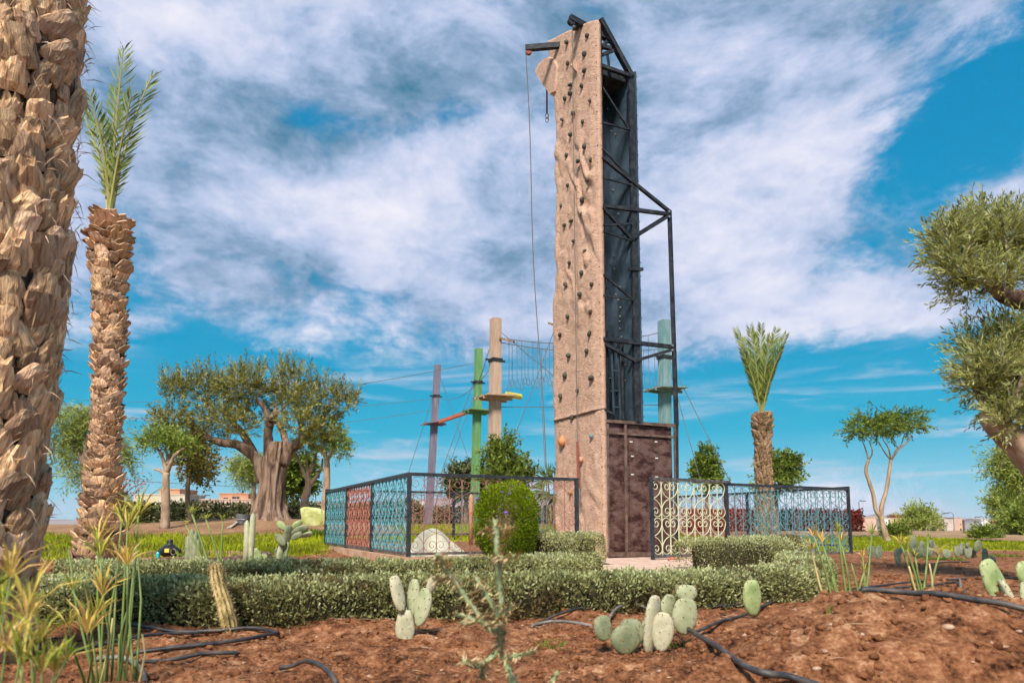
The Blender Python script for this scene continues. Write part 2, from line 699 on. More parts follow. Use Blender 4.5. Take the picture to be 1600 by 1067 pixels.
def hills(name, Y, x0, x1, prof, mat, depth=900, seed=1):
    n = 160
    xs = np.linspace(x0, x1, n)
    h = np.interp(xs, [p[0] for p in prof], [p[1] for p in prof]) + 12 * fbm(xs * .004, xs * 0, 4, seed)
    rows = []
    for t, k in ((-1, 0), (-.6, .35), (-.3, .75), (0, 1), (.5, .6), (1, 0)):
        rows.append(np.stack([xs, np.full(n, Y + t * depth) + 60 * fbm(xs * .003, xs * 0 + t * 3, 2, seed + 5), h * k * (1 + .25 * fbm(xs * .006, xs * 0 + 9 * t, 3, seed + 2) * (k < 1)) - 12], -1))
    v = np.concatenate(rows)
    i = np.arange(6 * n).reshape(6, n)
    q = np.stack([i[:-1, :-1], i[:-1, 1:], i[1:, 1:], i[1:, :-1]], -1).reshape(-1, 4)
    tag(link(name, npmesh(name, v, q), mat, smooth=True), kind='structure')


def hx(px, Y):
    return (px - 800) / F * Y


HY = 5200
hills('hills', HY, hx(-300, HY), hx(1250, HY), [(hx(-300, HY), 40), (hx(430, HY), 50), (hx(470, HY), 100), (hx(520, HY), 70), (hx(640, HY), 190), (hx(700, HY), 215), (hx(860, HY), 225), (hx(960, HY), 190), (hx(1040, HY), 160), (hx(1120, HY), 95), (hx(1250, HY), 30)], m_hill)
hills('mountain', 7200, hx(1240, 7200), hx(1720, 7200), [(hx(1240, 7200), 10), (hx(1345, 7200), 60), (hx(1366, 7200), 125), (hx(1384, 7200), 75), (hx(1396, 7200), 138), (hx(1420, 7200), 60), (hx(1500, 7200), 70), (hx(1600, 7200), 60), (hx(1720, 7200), 10)], m_hill2, 700, 4)

# ------------------------------------------------------------------ scrollwork fences round the yard
m_black = material('black_paint', [(.012, .016, .022), (.025, .030, .038), (.05, .05, .05)], 20, .45, .15, 90, spec=.5)
m_steelgrey = material('worn_rail', [(.03, .032, .036), (.09, .08, .08), (.18, .15, .13)], 14, .55, .2, 80, spec=.4)
m_teal = material('teal_paint', [(0.057, 0.198, 0.248), (0.085, 0.306, 0.368), (0.152, 0.252, 0.258)], 30, .55, .2)
m_tealg = material('faded_teal_paint', [(0.075, 0.187, 0.217), (0.105, 0.259, 0.285), (0.210, 0.194, 0.225)], 20, .6, .2)
m_brown = material('oxide_paint', [(.22, .07, .045), (.33, .12, .085), (.40, .19, .13)], 30, .6, .2)
m_pinkb = material('thin_oxide_paint', [(.20, .085, .065), (.30, .14, .11), (.36, .2, .16)], 30, .6, .2)
m_cream = material('cream_green_paint', [(.42, .45, .28), (.55, .57, .38), (.62, .58, .44)], 25, .55, .2)
m_red = material('red_paint', [(.30, .06, .05), (.38, .10, .08)], 30, .6, .2)
m_plinth = material('plinth_render', [(.38, .21, .13), (.50, .31, .20), (.56, .38, .26)], 4, .9, .3, 50)

CELL = .18


def scroll_mesh(p, h, r=.0065):
    """E-shaped scroll filling one cell: node on the even bar, bulges on the odd bar, curls at both ends"""
    half = []
    cz = h / 2 - .5 * p
    b0, b1, b2, b3 = (0, 0), (.62 * p, .10 * h / 2), (p * .97, .36 * h / 2), (p * .97, cz)
    for i in range(9):
        t = i / 9
        half.append(tuple((1 - t) ** 3 * b0[k] + 3 * t * (1 - t) ** 2 * b1[k] + 3 * t * t * (1 - t) * b2[k] + t ** 3 * b3[k] for k in (0, 1)))
    n = 17
    for i in range(n + 1):
        a = i / n
        ang = a * R(560)
        rad = .47 * p * (1 - a) ** .85 + .05 * p
        cx = .5 * p + (.30 - .5) * p * min(1, a * 1.5)
        half.append((cx + rad * math.cos(ang), cz + rad * math.sin(ang) * 1.0))
    pts = [(x, -z) for x, z in reversed(half[1:])] + half
    mb = MB()
    mb.tube([(x, 0, z) for x, z in pts], r, 4, True)
    me = bpy.data.meshes.new('scroll')
    me.from_pydata(mb.v, [], mb.f)
    me.update()
    return me


def bar_mesh(h, r=.007):
    mb = MB()
    mb.box((0, 0, h / 2), (r * 2, r * 1.4, h))
    me = bpy.data.meshes.new('upright')
    me.from_pydata(mb.v, [], mb.f)
    me.update()
    return me


def scroll_panel(root, p, q, z0, z1, mat, thick=1.0, odd=0):
    """scrollwork between two ground points, from z0 to z1"""
    d = q - p
    ln = Vector((d.x, d.y, 0)).length
    n = max(2, round(ln / CELL))
    w = ln / n
    ang = math.atan2(d.y, d.x)
    h = (z1 - z0) / 2
    sm, bm = scroll_mesh(w, h, .0065 * thick), bar_mesh(z1 - z0, .007 * thick)
    sm.materials.append(mat)
    bm.materials.append(mat)
    base = wloc(root)
    e = Vector((math.cos(ang), math.sin(ang), 0))
    for i in range(n):
        even = (i + odd) % 2 == 0
        org = p + e * (w * (i if even else i + 1))
        for k in range(2):
            o = link('scroll', sm, None, root)
            o.location = Vector((org.x, org.y, z0 + h * (k + .5))) - base
            o.rotation_euler = (0, 0, ang)
            if not even:
                o.scale = (-1, 1, 1)
        if i:
            o = link('upright', bm, None, root)
            c = p + e * (w * i)
            o.location = Vector((c.x, c.y, z0)) - base
            o.rotation_euler = (0, 0, ang)


ZTOP = 1.215


def yardpt(a, b):
    return P0 + U * a + V_ * b


def fence(name, label, a, b, posts, panels, zb, rail_z=None, plinth=None, group=None, thick=1.0, botrail=True, ztop=ZTOP, skip_first=False, skip_last=False):
    """straight run from a to b (ground points); posts at the given fractions"""
    root = thing(name, Vector((a.x, a.y, 0)), label, 'fence', group)
    d = b - a
    for i, f in enumerate(posts):
        if (i == 0 and skip_first) or (i == len(posts) - 1 and skip_last):
            continue
        c = a + d * f
        g0 = min(gz(c.x, c.y) - .05, zb - .05)
        MB().box((c.x, c.y, (g0 + ztop - .022) / 2), (.05, .05, ztop - .022 - g0), (d.normalized(), V_ if abs(d.normalized().dot(U)) > .5 else U, Vector((0, 0, 1)))).build('post', m_black, root)
    e = d.normalized()
    MB().bar(Vector((a.x, a.y, ztop)) - e * .025, Vector((b.x, b.y, ztop)) + e * .025, .05, .045).build('top_rail', m_black, root)
    if botrail:
        MB().bar(Vector((a.x, a.y, zb + .02)) + e * .026, Vector((b.x, b.y, zb + .02)) - e * .026, .035, .035).build('bottom_rail', m_steelgrey, root)
    if plinth:
        n = Vector((-e.y, e.x, 0))
        c0, c1 = Vector((a.x, a.y, 0)), Vector((b.x, b.y, 0))
        mb = MB()
        mb.bar(c0 + Vector((0, 0, plinth / 2 - .06)) - e * plinth_ext[0], c1 + Vector((0, 0, plinth / 2 - .06)) + e * plinth_ext[1], .16, plinth + .12)
        mb.build('plinth', m_plinth, root)
    for f0, f1, mat in panels:
        scroll_panel(root, a + d * f0 + e * .028, a + d * f1 - e * .028, zb + (.036 if botrail else 0), ztop - .022, mat, thick)
    return root


CORN_L = yardpt(0, 5.7)
CORN_R = yardpt(8.62, 0)
CORN_B = yardpt(8.62, 5.7)
plinth_ext = (.08, .08)
fence('scrollwork_fence', 'black framed fence with blue, oxide red and blue scrollwork panels on a plinth', P0, CORN_L, [0, .34, .66, 1], [(0, .34, m_teal), (.34, .66, m_brown), (.66, 1, m_teal)], .13, plinth=.11, thick=1.25)
END_L = yardpt(2.62, 0)
plinth_ext = (-.0805, 0)
fence('scrollwork_fence', 'black railing with thin reddish scrolls, ending at the rock climbing face', P0, END_L, [0, 1], [(0, 1, m_pinkb)], .13, plinth=.107, thick=.72, skip_first=True)
HINGE = yardpt(5.35, -.25)
fence('scrollwork_fence', 'black railing with pale blue scrolls running from the gate hinge post', HINGE, CORN_R, [0, 1], [(0, 1, m_tealg)], -.02, ztop=1.20, thick=.8)
fence('scrollwork_fence', 'black railing of red and blue panels standing before the date palm', CORN_R, CORN_B, [0, .45, 1], [(0, .45, m_teal), (.45, 1, m_red)], .12, skip_first=True, ztop=1.23, thick=.9)
fence('scrollwork_fence', 'back railing of the yard with black posts behind the round shrub', CORN_L, CORN_B, [0, .33, .66, 1], [(0, .33, m_pinkb), (.33, .66, m_tealg), (.66, 1, m_pinkb)], .30, skip_first=True, skip_last=True, ztop=1.25, thick=.8)


def build_gate():
    free = A(1019, 818, 10.35)
    free.z = 0
    a, b = free, HINGE + U * -.06 + V_ * -.05
    root = thing('gate', Vector((a.x, a.y, 0)), 'open gate leaf with cream scrolls in a black frame before rusty steel', 'gate')
    z0, z1 = .06, 1.235
    e = (b - a).normalized()
    ax = (e, Vector((-e.y, e.x, 0)), Vector((0, 0, 1)))
    MB().box((a.x, a.y, (z1 - .09) / 2 - .0), (.045, .045, z1 + .09), ax).build('stile', m_black, root)
    MB().box((b.x, b.y, (z1 + z0) / 2), (.045, .045, z1 - z0), ax).build('stile', m_black, root)
    MB().bar(Vector((a.x, a.y, z1)) - e * .022, Vector((b.x, b.y, z1)) + e * .10, .047, .04).build('top_rail', m_steelgrey, root)
    MB().bar(Vector((a.x, a.y, z0)) + e * .023, Vector((b.x, b.y, z0)) - e * .023, .04, .04).build('bottom_rail', m_steelgrey, root)
    for z in (.35, .95):
        MB().tube([Vector((b.x, b.y, z)) + e * .03, Vector((b.x, b.y, z + .09)) + e * .03], .02, 8).build('hinge', m_black, root)
    scroll_panel(root, a + e * .024, b - e * .024, z0 + .02, z1 - .02, m_cream, 1.15)


build_gate()
# ------------------------------------------------------------------ climbing tower
m_rock = material('moulded_rock', [(0.428, 0.258, 0.174), (0.539, 0.342, 0.240), (0.589, 0.384, 0.276), (0.645, 0.438, 0.330)], 11, .9, 1.0, 30, dist=.3, bdist=.035, detail=9, rough_n=.68)
m_hold = material('hold_resin', [(.035, .028, .022), (.075, .06, .045), (.05, .075, .05)], 9, .6, .3)
m_holdo = material('hold_orange', [(.50, .19, .08), (.60, .26, .12)], 9, .6, .3)
m_holdt = material('hold_tan', [(.42, .22, .12), (.5, .28, .17)], 9, .6, .3)
m_steel = material('black_steel', [(.010, .013, .017), (.022, .027, .034), (.045, .05, .055)], 9, .65, .1, 60, spec=.2)
m_back = material('panel_back', [(0.017, 0.031, 0.044), (0.034, 0.058, 0.081), (0.064, 0.101, 0.136)], 2.2, .42, .25, 9, spec=.5)
m_nut = material('t_nut', [(.16, .15, .13), (.28, .25, .2)], 30, .5, metal=.5)
m_rust = material('rusty_sheet', [(0.018, 0.005, 0.005), (0.038, 0.012, 0.010), (0.097, 0.052, 0.042), (0.131, 0.079, 0.068), (0.156, 0.104, 0.093)], 4.2, .6, .3, 40, dist=.15, stretch=(1, 1, 1.7), detail=10, rough_n=.74)
m_rustf = material('rusty_frame', [(0.072, 0.046, 0.037), (0.136, 0.088, 0.070), (0.200, 0.136, 0.112)], 8, .6, .3)
m_white = material('white_bits', [(.75, .74, .70), (.82, .81, .78)], 20, .5)
m_rope = material('rope', [(.10, .09, .085), (.2, .18, .16)], 60, .9)
m_strap = material('red_strap', [(.20, .06, .04), (.30, .10, .07)], 40, .9)
m_metal = material('galvanised', [(.35, .34, .33), (.5, .49, .47)], 30, .4, metal=.8)

TC = A(945, 872, 10.85)
TC.z = 0



def on_plane(px, py, p0, n):
    r = ray(px, py)
    return CAMP + r * ((p0 - CAMP).dot(n) / r.dot(n))


def face_pt(px, py, off=0.0):
    return on_plane(px, py, TC - U * off, U)


def side_pt(px, py, off=0.0):
    return on_plane(px, py, TC - V_ * off, V_)


def tb(p):
    return (p - TC).dot(V_)


def ta(p):
    return (p - TC).dot(U)


T_W = 1.49
T_A = ta(side_pt(1057, 760))
tower = thing('climbing_tower', TC, 'tall climbing tower with a tan rock face and open black steel frame', 'climbing tower')

EDGE = [(858, 62), (861, 100), (866, 130), (869, 150), (872, 200), (870, 240), (869, 270), (872, 300), (874, 340), (873, 380), (871, 430),
        (871, 452), (868, 466), (867.5, 490), (868, 520), (869, 560), (868, 600), (869, 638), (870, 700), (872, 760), (875, 856)]
eb = [(face_pt(x, y).z, tb(face_pt(x, y))) for x, y in EDGE]
eb.sort()
EZ, EB = [e[0] for e in eb], [e[1] + .13 for e in eb]
Z_NEAR, Z_FAR = face_pt(937, 27).z, face_pt(858, 62).z
Z_SEAM = face_pt(940, 640).z
Z_DECK = side_pt(946, 656).z


def rock_panel(z_lo, z_hi_near, z_hi_far, nz, nb, lip):
    s = np.linspace(0, 1, nb + 1)
    t = np.linspace(0, 1, nz + 1)
    Sg, Tg = np.meshgrid(s, t)
    zt = z_hi_near + (z_hi_far - z_hi_near) * Sg
    Zg = z_lo + (zt - z_lo) * Tg
    Bg = Sg * np.interp(Zg, EZ, EB)
    edge = np.minimum(1, Sg * 9) * np.minimum(1, (1 - Sg) * 14)
    big = fbm(Bg * 1.1 + Zg * .25, Zg * .9 - Bg * .3, 3, 31)
    crease = 1 - np.abs(fbm(Bg * 2.0 + Zg * .9, Zg * 1.5 - Bg * 1.1, 3, 33)) * 2.2
    fine = fbm(Bg * 9, Zg * 9, 3, 35)
    rid = np.abs(fbm(Bg * 1.5 - Zg * .75, Zg * .55 + Bg * .8, 3, 37))
    patch = np.clip(fbm(Bg * .8, Zg * .35, 2, 39) * 2.2, 0, 1)
    D = edge * (.045 + .024 * big + .042 * patch * np.exp(-(rid / .10) ** 2) - .032 * patch * np.exp(-((rid - .16) / .07) ** 2) + .009 * fine + .006 * fbm(Bg * 20, Zg * 20, 3, 36))
    D -= .10 * np.clip((Sg - .90) / .10, 0, 1) ** 2
    if lip:
        D += .03 * np.exp(-((Zg - z_lo) / .03) ** 2) * edge
    base = np.array(TC)
    u, w = np.array(U), np.array(V_)
    fr = base + Bg[..., None] * w - D[..., None] * u + Zg[..., None] * np.array([0, 0, 1.])
    bk = base + Bg[..., None] * w + .07 * u + Zg[..., None] * np.array([0, 0, 1.])
    n = (nz + 1) * (nb + 1)
    i = np.arange(n).reshape(nz + 1, nb + 1)
    qf = np.stack([i[:-1, 1:], i[:-1, :-1], i[1:, :-1], i[1:, 1:]], -1).reshape(-1, 4)
    qb = np.stack([i[:-1, :-1], i[:-1, 1:], i[1:, 1:], i[1:, :-1]], -1).reshape(-1, 4) + n
    rim = np.concatenate([i[0, :], i[1:, -1], i[-1, -2::-1], i[-2:0:-1, 0]])
    r2 = np.roll(rim, -1)
    qr = np.stack([rim, r2, r2 + n, rim + n], -1)
    return np.concatenate([fr.reshape(-1, 3), bk.reshape(-1, 3)]) - base, np.concatenate([qf, qb, qr]), (Bg, Zg, D)


panels = []
for lo, hn, hf, nz in ((Z_SEAM + .006, Z_NEAR, Z_FAR, 230), (-.06, Z_SEAM - .006, Z_SEAM - .006, 70)):
    v, q, arr = rock_panel(lo, hn, hf, nz, 44, lo > 0)
    o = link('climbing_panel', npmesh('climbing_panel', v, q), m_rock, tower, smooth=True)
    panels.append((o, arr, lo))
panels[0][0]['label'] = 'upper rock panel studded with dark holds'
panels[1][0]['label'] = 'lower rock panel below the seam'

# overhanging rock on the far side of the face
ov = [on_plane(x, y, TC + U * .14, U) for x, y in ((873, 90), (866, 95), (858, 99), (851, 104), (847, 110), (848, 118), (853, 128), (860, 139), (868, 150), (874, 156), (884, 150), (886, 110), (882, 94))]
mb = MB()
n = len(ov)
rows = []
for k, (off, sc) in enumerate(((-.19, .86), (-.12, .98), (.02, 1.03), (.16, .95), (.30, .8))):
    c = sum(ov, Vector()) / n
    rows.append([c + (p - c) * (sc + random.uniform(-.08, .08)) + U * (off + random.uniform(-.04, .04)) for p in ov])
vs = [p for r_ in rows for p in r_]
fs = [(k * n + i, k * n + (i + 1) % n, (k + 1) * n + (i + 1) % n, (k + 1) * n + i) for k in range(4) for i in range(n)]
fs += [tuple(range(n)), tuple(4 * n + i for i in reversed(range(n)))]
mb.add(vs, fs).build('rock_overhang', m_rock, tower)


# holds bolted to the face
def lump(seed, sx, sy, sz):
    r_ = random.Random(seed)
    me = bpy.data.meshes.new('hold')
    import bmesh
    bm = bmesh.new()
    bmesh.ops.create_icosphere(bm, subdivisions=2, radius=1)
    a, b, c = (Vector((r_.uniform(-1, 1), r_.uniform(-1, 1), r_.uniform(-1, 1))).normalized() for _ in range(3))
    for vv in bm.verts:
        d = vv.co.normalized()
        k = 1 + .28 * d.dot(a) ** 3 - .30 * max(0, d.dot(b)) ** 2 + .2 * max(0, d.dot(c)) ** 3
        vv.co = Vector((d.x * sx * k, d.y * sy * k, d.z * sz * k))
    bm.to_mesh(me)
    bm.free()
    me.polygons.foreach_set('use_smooth', np.ones(len(me.polygons), dtype=bool))
    return me


hold_meshes = {}
HOLDS = [(901.6, 45, 1.5), (916.8, 56, 1.1), (886, 66, 1.15), (913, 84.6, 1.1), (887, 99, 1.1), (913, 110, 1.1), (891, 133, 1), (908, 134, 1.05), (891, 146.5, 1.25), (882, 154.5, .9),
         (920, 157, .9), (895, 176.5, 1.15), (878, 187, .85), (909, 190, 1), (890.4, 210.5, 1.1), (913, 228, 1.1), (884, 242, 1), (906, 252.6, 1.05), (922.7, 250, .9), (920, 283, .85),
         (887, 290, 1.05), (909, 310.5, 1.1), (876, 322, 1), (909, 335.5, 1), (892, 345, 1), (882, 352, .95), (896, 376, 1), (911, 393.5, 1), (889, 411, 1.05), (908, 427, 1.15),
         (884, 445, 1.1), (924, 444, 1), (906.6, 460, 1.2), (921, 488, 1.05), (887, 495, 1.1), (874.4, 523, 1), (921, 521, 1.05), (916.4, 548.5, 1.1), (888, 555, 1.3),
         (882, 585, 1.2), (924.6, 590, 1.45), (902, 610, .9), (876.7, 619, 1), (894, 652, 1.1), (924, 681.5, 1, 'g'), (879, 687.5, 1.9, 'o'), (907.7, 719, 1.5, 't'),
         (890.8, 769, 1.1, 't'), (913, 841.5, 1.2)]
for i, hd in enumerate(HOLDS):
    px, py, sc = hd[:3]
    kind = hd[3] if len(hd) > 3 else 'd'
    p = face_pt(px, py, .06)
    po, (Bg, Zg, D), lo = panels[0] if p.z > Z_SEAM else panels[1]
    zi = np.argmin(np.abs(Zg[:, 0] - p.z))
    bi = np.argmin(np.abs(Bg[zi] - tb(p)))
    dep = float(D[zi, bi])
    key = (i % 6, kind)
    if key not in hold_meshes:
        me = lump(i % 6 + 3, .042, .048 + .016 * (i % 3 == 0), .040 + .012 * (i % 2))
        me.materials.append({'d': m_hold, 'o': m_holdo, 't': m_holdt, 'g': m_tealg}[kind])
        hold_meshes[key] = me
    o = link('hold', hold_meshes[key], None, po)
    p = TC + V_ * tb(p) + Vector((0, 0, p.z)) - U * (dep + .018 * sc)
    o.location = p - TC
    o.rotation_euler = (random.uniform(-.6, .6), 0, YAW)
    o.rotation_euler.rotate_axis('X', random.uniform(0, 6))
    o.scale = (sc * .84, sc * .84, sc * .84)
# wedge-shaped rock volume high on the face
c = face_pt(899, 105, .05)
MB().add([c - U * .02 + V_ * .07 + Vector((0, 0, -.02)), c - U * .02 - V_ * .06 + Vector((0, 0, .14)), c - U * .0 - V_ * .07 + Vector((0, 0, -.14)), c - U * .13 - V_ * .045 + Vector((0, 0, -.02)), c + U * .05],
         [(0, 3, 1), (1, 3, 2), (2, 3, 0), (0, 1, 4), (1, 2, 4), (2, 0, 4)]).build('rock_volume', m_rock, panels[0][0])
# bolts down the near edge
bme = lump(91, .012, .012, .012)
bme.materials.append(m_steel)
for k in range(30):
    z = .25 + k * (Z_NEAR - .4) / 29
    o = link('bolt', bme, None, panels[0][0] if z > Z_SEAM else panels[1][0])
    o.location = V_ * .035 - U * .004 + Vector((0, 0, z))

# second wall, seen from behind, with its edge angle
A2 = ta(side_pt(997, 640))
Z_B = side_pt(985, 118).z


def tp(a, b, z):
    return TC + U * a + V_ * b + Vector((0, 0, z))


AX = (U, V_, Vector((0, 0, 1)))
mb = MB()
nzb, nbb = 60, 12
vs, fs = [], []
for k in range(nzb + 1):
    for j in range(nbb + 1):
        z = Z_DECK + (Z_B - Z_DECK) * k / nzb
        b = .05 + 1.4 * j / nbb
        vs.append(tp(A2 - .06 + .05 * float(fbm(b * 2.2, z * 1.6, 3, 41)), b, z))
for k in range(nzb):
    for j in range(nbb):
        i0 = k * (nbb + 1) + j
        fs.append((i0, i0 + 1, i0 + nbb + 2, i0 + nbb + 1))
mb.add(vs, fs)
mb.box(tp(A2 + .04, .75, (Z_DECK + Z_B) / 2), (.05, 1.4, Z_B - Z_DECK - .01), AX)
back = mb.build('back_panel', m_back, tower, smooth=False, label='dark sheeted back of the second climbing wall')
nm = lump(77, .018, .018, .018)
nm.materials.append(m_nut)
rr = random.Random(5)
for k in range(44):
    z = Z_DECK + .35 + (Z_B - Z_DECK - .5) * (k + .5 * rr.random()) / 44
    b = rr.choice((.22, .38, .52, .66, .82, 1.0)) + rr.uniform(-.03, .03)
    o = link('bolt', nm, None, back)
    o.location = tp(A2 - .075 + .05 * float(fbm(b * 2.2, z * 1.6, 3, 41)), b, z) - TC
MB().box(tp(A2, .02, (Z_DECK + Z_B) / 2 + .03), (.11, .05, Z_B - Z_DECK + .10), AX).build('corner_post', m_steel, tower)
edge_angle = MB().box(tp(A2 + .075, .0, (Z_DECK + Z_B) / 2 + .03), (.035, .03, Z_B - Z_DECK + .12), AX).build('edge_angle', m_back, tower)
for k in range(26):
    o = link('bolt', bme, None, edge_angle)
    o.location = tp(A2 + .095, -.012, Z_DECK + .1 + k * (Z_B - Z_DECK - .1) / 25) - TC
MB().box(tp(A2 * .5 + .03, .12, Z_B - .04), (A2 - .12, .05, .10), AX).build('head_beam', m_steel, tower)
MB().box(tp(A2 * .5 + .03, .80, Z_B - .04), (A2 - .12, 1.3, .04), AX).build('head_plate', m_steel, tower)


def sbar(p, q, w, name='frame_bar', off=0.0, off2=None):
    """bar lying in the open side of the tower, given by two photograph points"""
    a, b = side_pt(*p, off), side_pt(*q, off if off2 is None else off2)
    d = (b - a).normalized()
    return MB().bar(a - d * w * .3, b + d * w * .3, w, w).build(name, m_steel, tower)


for p, q, w in [((939, 33), (985, 117), .085), ((941, 73), (953, 76), .06), ((941, 86), (957, 80), .05), ((941, 104), (984, 119), .06),
                ((949, 84), (952, 108), .035), ((942, 138), (983, 203), .028), ((942, 192), (984, 203), .028), ((942, 233), (985, 279), .03), ((942, 278), (986, 289), .028),
                ((942, 247), (1045, 330), .052), ((943, 322), (1046, 335), .058), ((943, 326), (987, 374), .05), ((987, 374), (1045, 338), .05), ((943, 352), (986, 350), .03),
                ((943, 362), (986, 376), .028), ((943, 430), (989, 468), .03), ((943, 462), (989, 469), .026), ((944, 530), (1050, 542), .062), ((946, 538), (992, 564), .05),
                ((992, 564), (1051, 546), .052), ((984, 421), (1003, 421), .05), ((945, 640), (960, 648), .03)]:
    sbar(p, q, w)
MB().bar(side_pt(1046, 329), side_pt(1057, 664), .062).build('frame_post', m_steel, tower)
far = tp(T_A - .02, T_W - .05, 0)
MB().bar(Vector((far.x, far.y, Z_DECK)), Vector((far.x, far.y, side_pt(1046, 329).z)), .062).build('frame_post', m_steel, tower)
MB().bar(tp(T_A - .02, .03, side_pt(1046, 332).z - .05), tp(T_A - .02, T_W - .08, side_pt(1046, 332).z - .05), .05).build('frame_bar', m_steel, tower)
MB().bar(tp(.09, .06, Z_DECK), tp(.09, .06, Z_NEAR - .1), .05).build('frame_post', m_steel, tower)
MB().bar(tp(.10, T_W - .2, Z_DECK), tp(.10, T_W - .2, Z_FAR - .3), .05).build('frame_post', m_steel, tower)
for x, y in ((1045, 331), (1045, 339), (1050, 540), (1050, 547)):
    p = side_pt(x, y, .04)
    MB().tube([p, p - V_ * .02], .022, 8).build('bolt_head', m_metal, tower)
# ladder and uprights inside, above the deck
for x0, x1, yt in ((948, 950, 517), (957, 960, 520), (966, 969, 526), (972, 974, 530)):
    MB().bar(side_pt(x0, yt, -.12), side_pt(x1, 655, -.12), .035).build('guard_upright', m_steel, tower)
la0, la1 = side_pt(955.5, 535, -.05), side_pt(959.5, 655, -.05)
lb0, lb1 = side_pt(965.5, 541, -.05), side_pt(970, 655, -.05)
lad = MB().bar(la0, la1, .028).bar(lb0, lb1, .028).build('ladder', m_back, tower)
for t in (.08, .36, .62, .84):
    MB().bar(la0.lerp(la1, t), lb0.lerp(lb1, t), .022).build('rung', m_back, lad)

# rusty steel base
zc = Z_DECK
MB().box(tp(T_A / 2 + .01, .06, zc / 2 - .02), (T_A - .10, .02, zc - .05), AX).build('steel_sheet', m_rust, tower, label='rusty sheet on the gate side of the base')
MB().box(tp(T_A - .02, T_W / 2, zc / 2), (.02, T_W - .18, zc - .05), AX).build('steel_sheet', m_rust, tower)
MB().box(tp(T_A / 2, T_W - .06, zc / 2), (T_A - .16, .02, zc - .05), AX).build('steel_sheet', m_rust, tower)
MB().box(tp(T_A / 2 + .03, T_W / 2, zc - .012), (T_A - .12, T_W - .16, .02), AX).build('deck_plate', m_rustf, tower)


def strip(p, q, w, off=.01, mat=None):
    a, b = side_pt(*p, off), side_pt(*q, off)
    d = (b - a).normalized()
    return MB().bar(a, b, .03, w, up=(0, 0, 1) if abs(d.z) < .5 else tuple(U)).build('frame_strip', mat or m_rustf, tower)


strip((947, 657.5), (1057, 665), .05, -.010)
strip((950, 676), (1054, 683), .035, -.025)
strip((947, 866), (1058, 865), .07, -.012)
for x0, x1, w in ((948.5, 950, .05), (977, 979, .045), (1055, 1057.5, .06)):
    strip((x0, 662), (x1, 868), w, -.018)
MB().bar(side_pt(1057.5, 660, .0), side_pt(1059, 868, .0), .04).build('corner_angle', m_steel, tower)
# door leaf with its white clips
p0, p1 = side_pt(982, 684, -.038), side_pt(1052, 862, -.038)
c = (p0 + p1) / 2
door = MB().box(c, (abs((p1 - p0).dot(U)), .02, p0.z - p1.z), AX).build('door', m_rust, tower, label='wide rusty sheet door with white clips')
for x, y in ((986, 690), (1025, 690), (988, 712.5), (1026, 715.5), (988, 741), (1026, 745)):
    MB().box(side_pt(x, y, -.024), (.05, .012, .018), AX).build('clip', m_white, door)

# arms that carry the belay pulleys
hs = tp(.25, 1.05, face_pt(858, 75).z)
hp = A(821, 76, hs.y + .12)
hs.z = hp.z
arm1 = MB().bar(hs, hp, .085, .10).build('arm', m_steel, tower, label='long arm reaching out past the far side')
MB().tube([hp + Vector((.06, -.03, -.07)), hp + Vector((.06, .03, -.07))], .06, 14).build('pulley', m_strap, arm1)
bp_ = on_plane(890, 28, TC - U * .30, U)
arm2 = MB().bar(TC + V_ * tb(bp_) + U * .55 + Vector((0, 0, bp_.z - .14)), bp_, .085, .10).build('arm', m_steel, tower, label='short arm jutting over the top of the face')
MB().tube([bp_ + Vector((0, 0, -.07)) - V_ * .03 + U * .03, bp_ + Vector((0, 0, -.07)) + V_ * .03 + U * .03], .065, 14).build('pulley', m_steel, arm2)
MB().bar(tp(.10, .3, Z_NEAR - .5), TC + V_ * tb(bp_) + U * .5 + Vector((0, 0, bp_.z - .15)), .06).build('frame_bar', m_steel, tower)

# ropes
r0 = hp + Vector((0.005, 0, -.08))
r1 = A(853, 735, hp.y + .1)
pts = [r0.lerp(r1, t) + Vector((.02 * math.sin(t * 9), 0, 0)) + (V_ * .05 * math.sin(t * math.pi)) for t in np.linspace(0, 1, 24)]
pts.append(Vector((pts[-1].x, pts[-1].y, gz(pts[-1].x, pts[-1].y))))
tag(MB().tube(pts, .009, 5).build('belay_rope', m_rope, loc=pts[-1]), 'thin dark rope hanging free from the long arm of the tower', 'rope')
q0 = bp_ + Vector((0, 0, -.13)) + U * .05
q1 = face_pt(902, 690, .16)
rope2 = thing('belay_rope', q1, 'rope hanging down the rock face with a brown sleeve and metal clips', 'rope')
MB().tube([q0.lerp(q1, t) for t in np.linspace(0, 1, 16)], .007, 5).build('cord', m_rope, rope2)
q2 = face_pt(904, 762, .15)
MB().tube([q1, q1.lerp(q2, .5), q2], .022, 7).build('sleeve', m_strap, rope2)
for k in range(4):
    a = q2 + Vector((.01 * (-1) ** k, 0, -.06 * k))
    MB().tube([a + Vector((.025 * math.cos(t), .0, .04 * math.sin(t) - .03)) for t in np.linspace(0, 6.28, 12)], .009, 5).build('carabiner', m_metal if k % 2 else m_rope, rope2)
s0, s1 = on_plane(854.5, 128, TC + U * .2, U), on_plane(854.5, 178, TC + U * .2, U)
st = thing('hanging_strap', s1, 'red strap with a metal clip dangling from the rock overhang', 'strap')
MB().bar(s0 + U * .0, s1, .022, .03).build('webbing', m_strap, st)
for k in range(2):
    a = s1 + Vector((0, 0, -.05 - .08 * k))
    MB().tube([a + Vector((.03 * math.cos(t), 0, .055 * math.sin(t))) for t in np.linspace(0, 6.28, 12)], .01, 5).build('carabiner', m_metal, st)
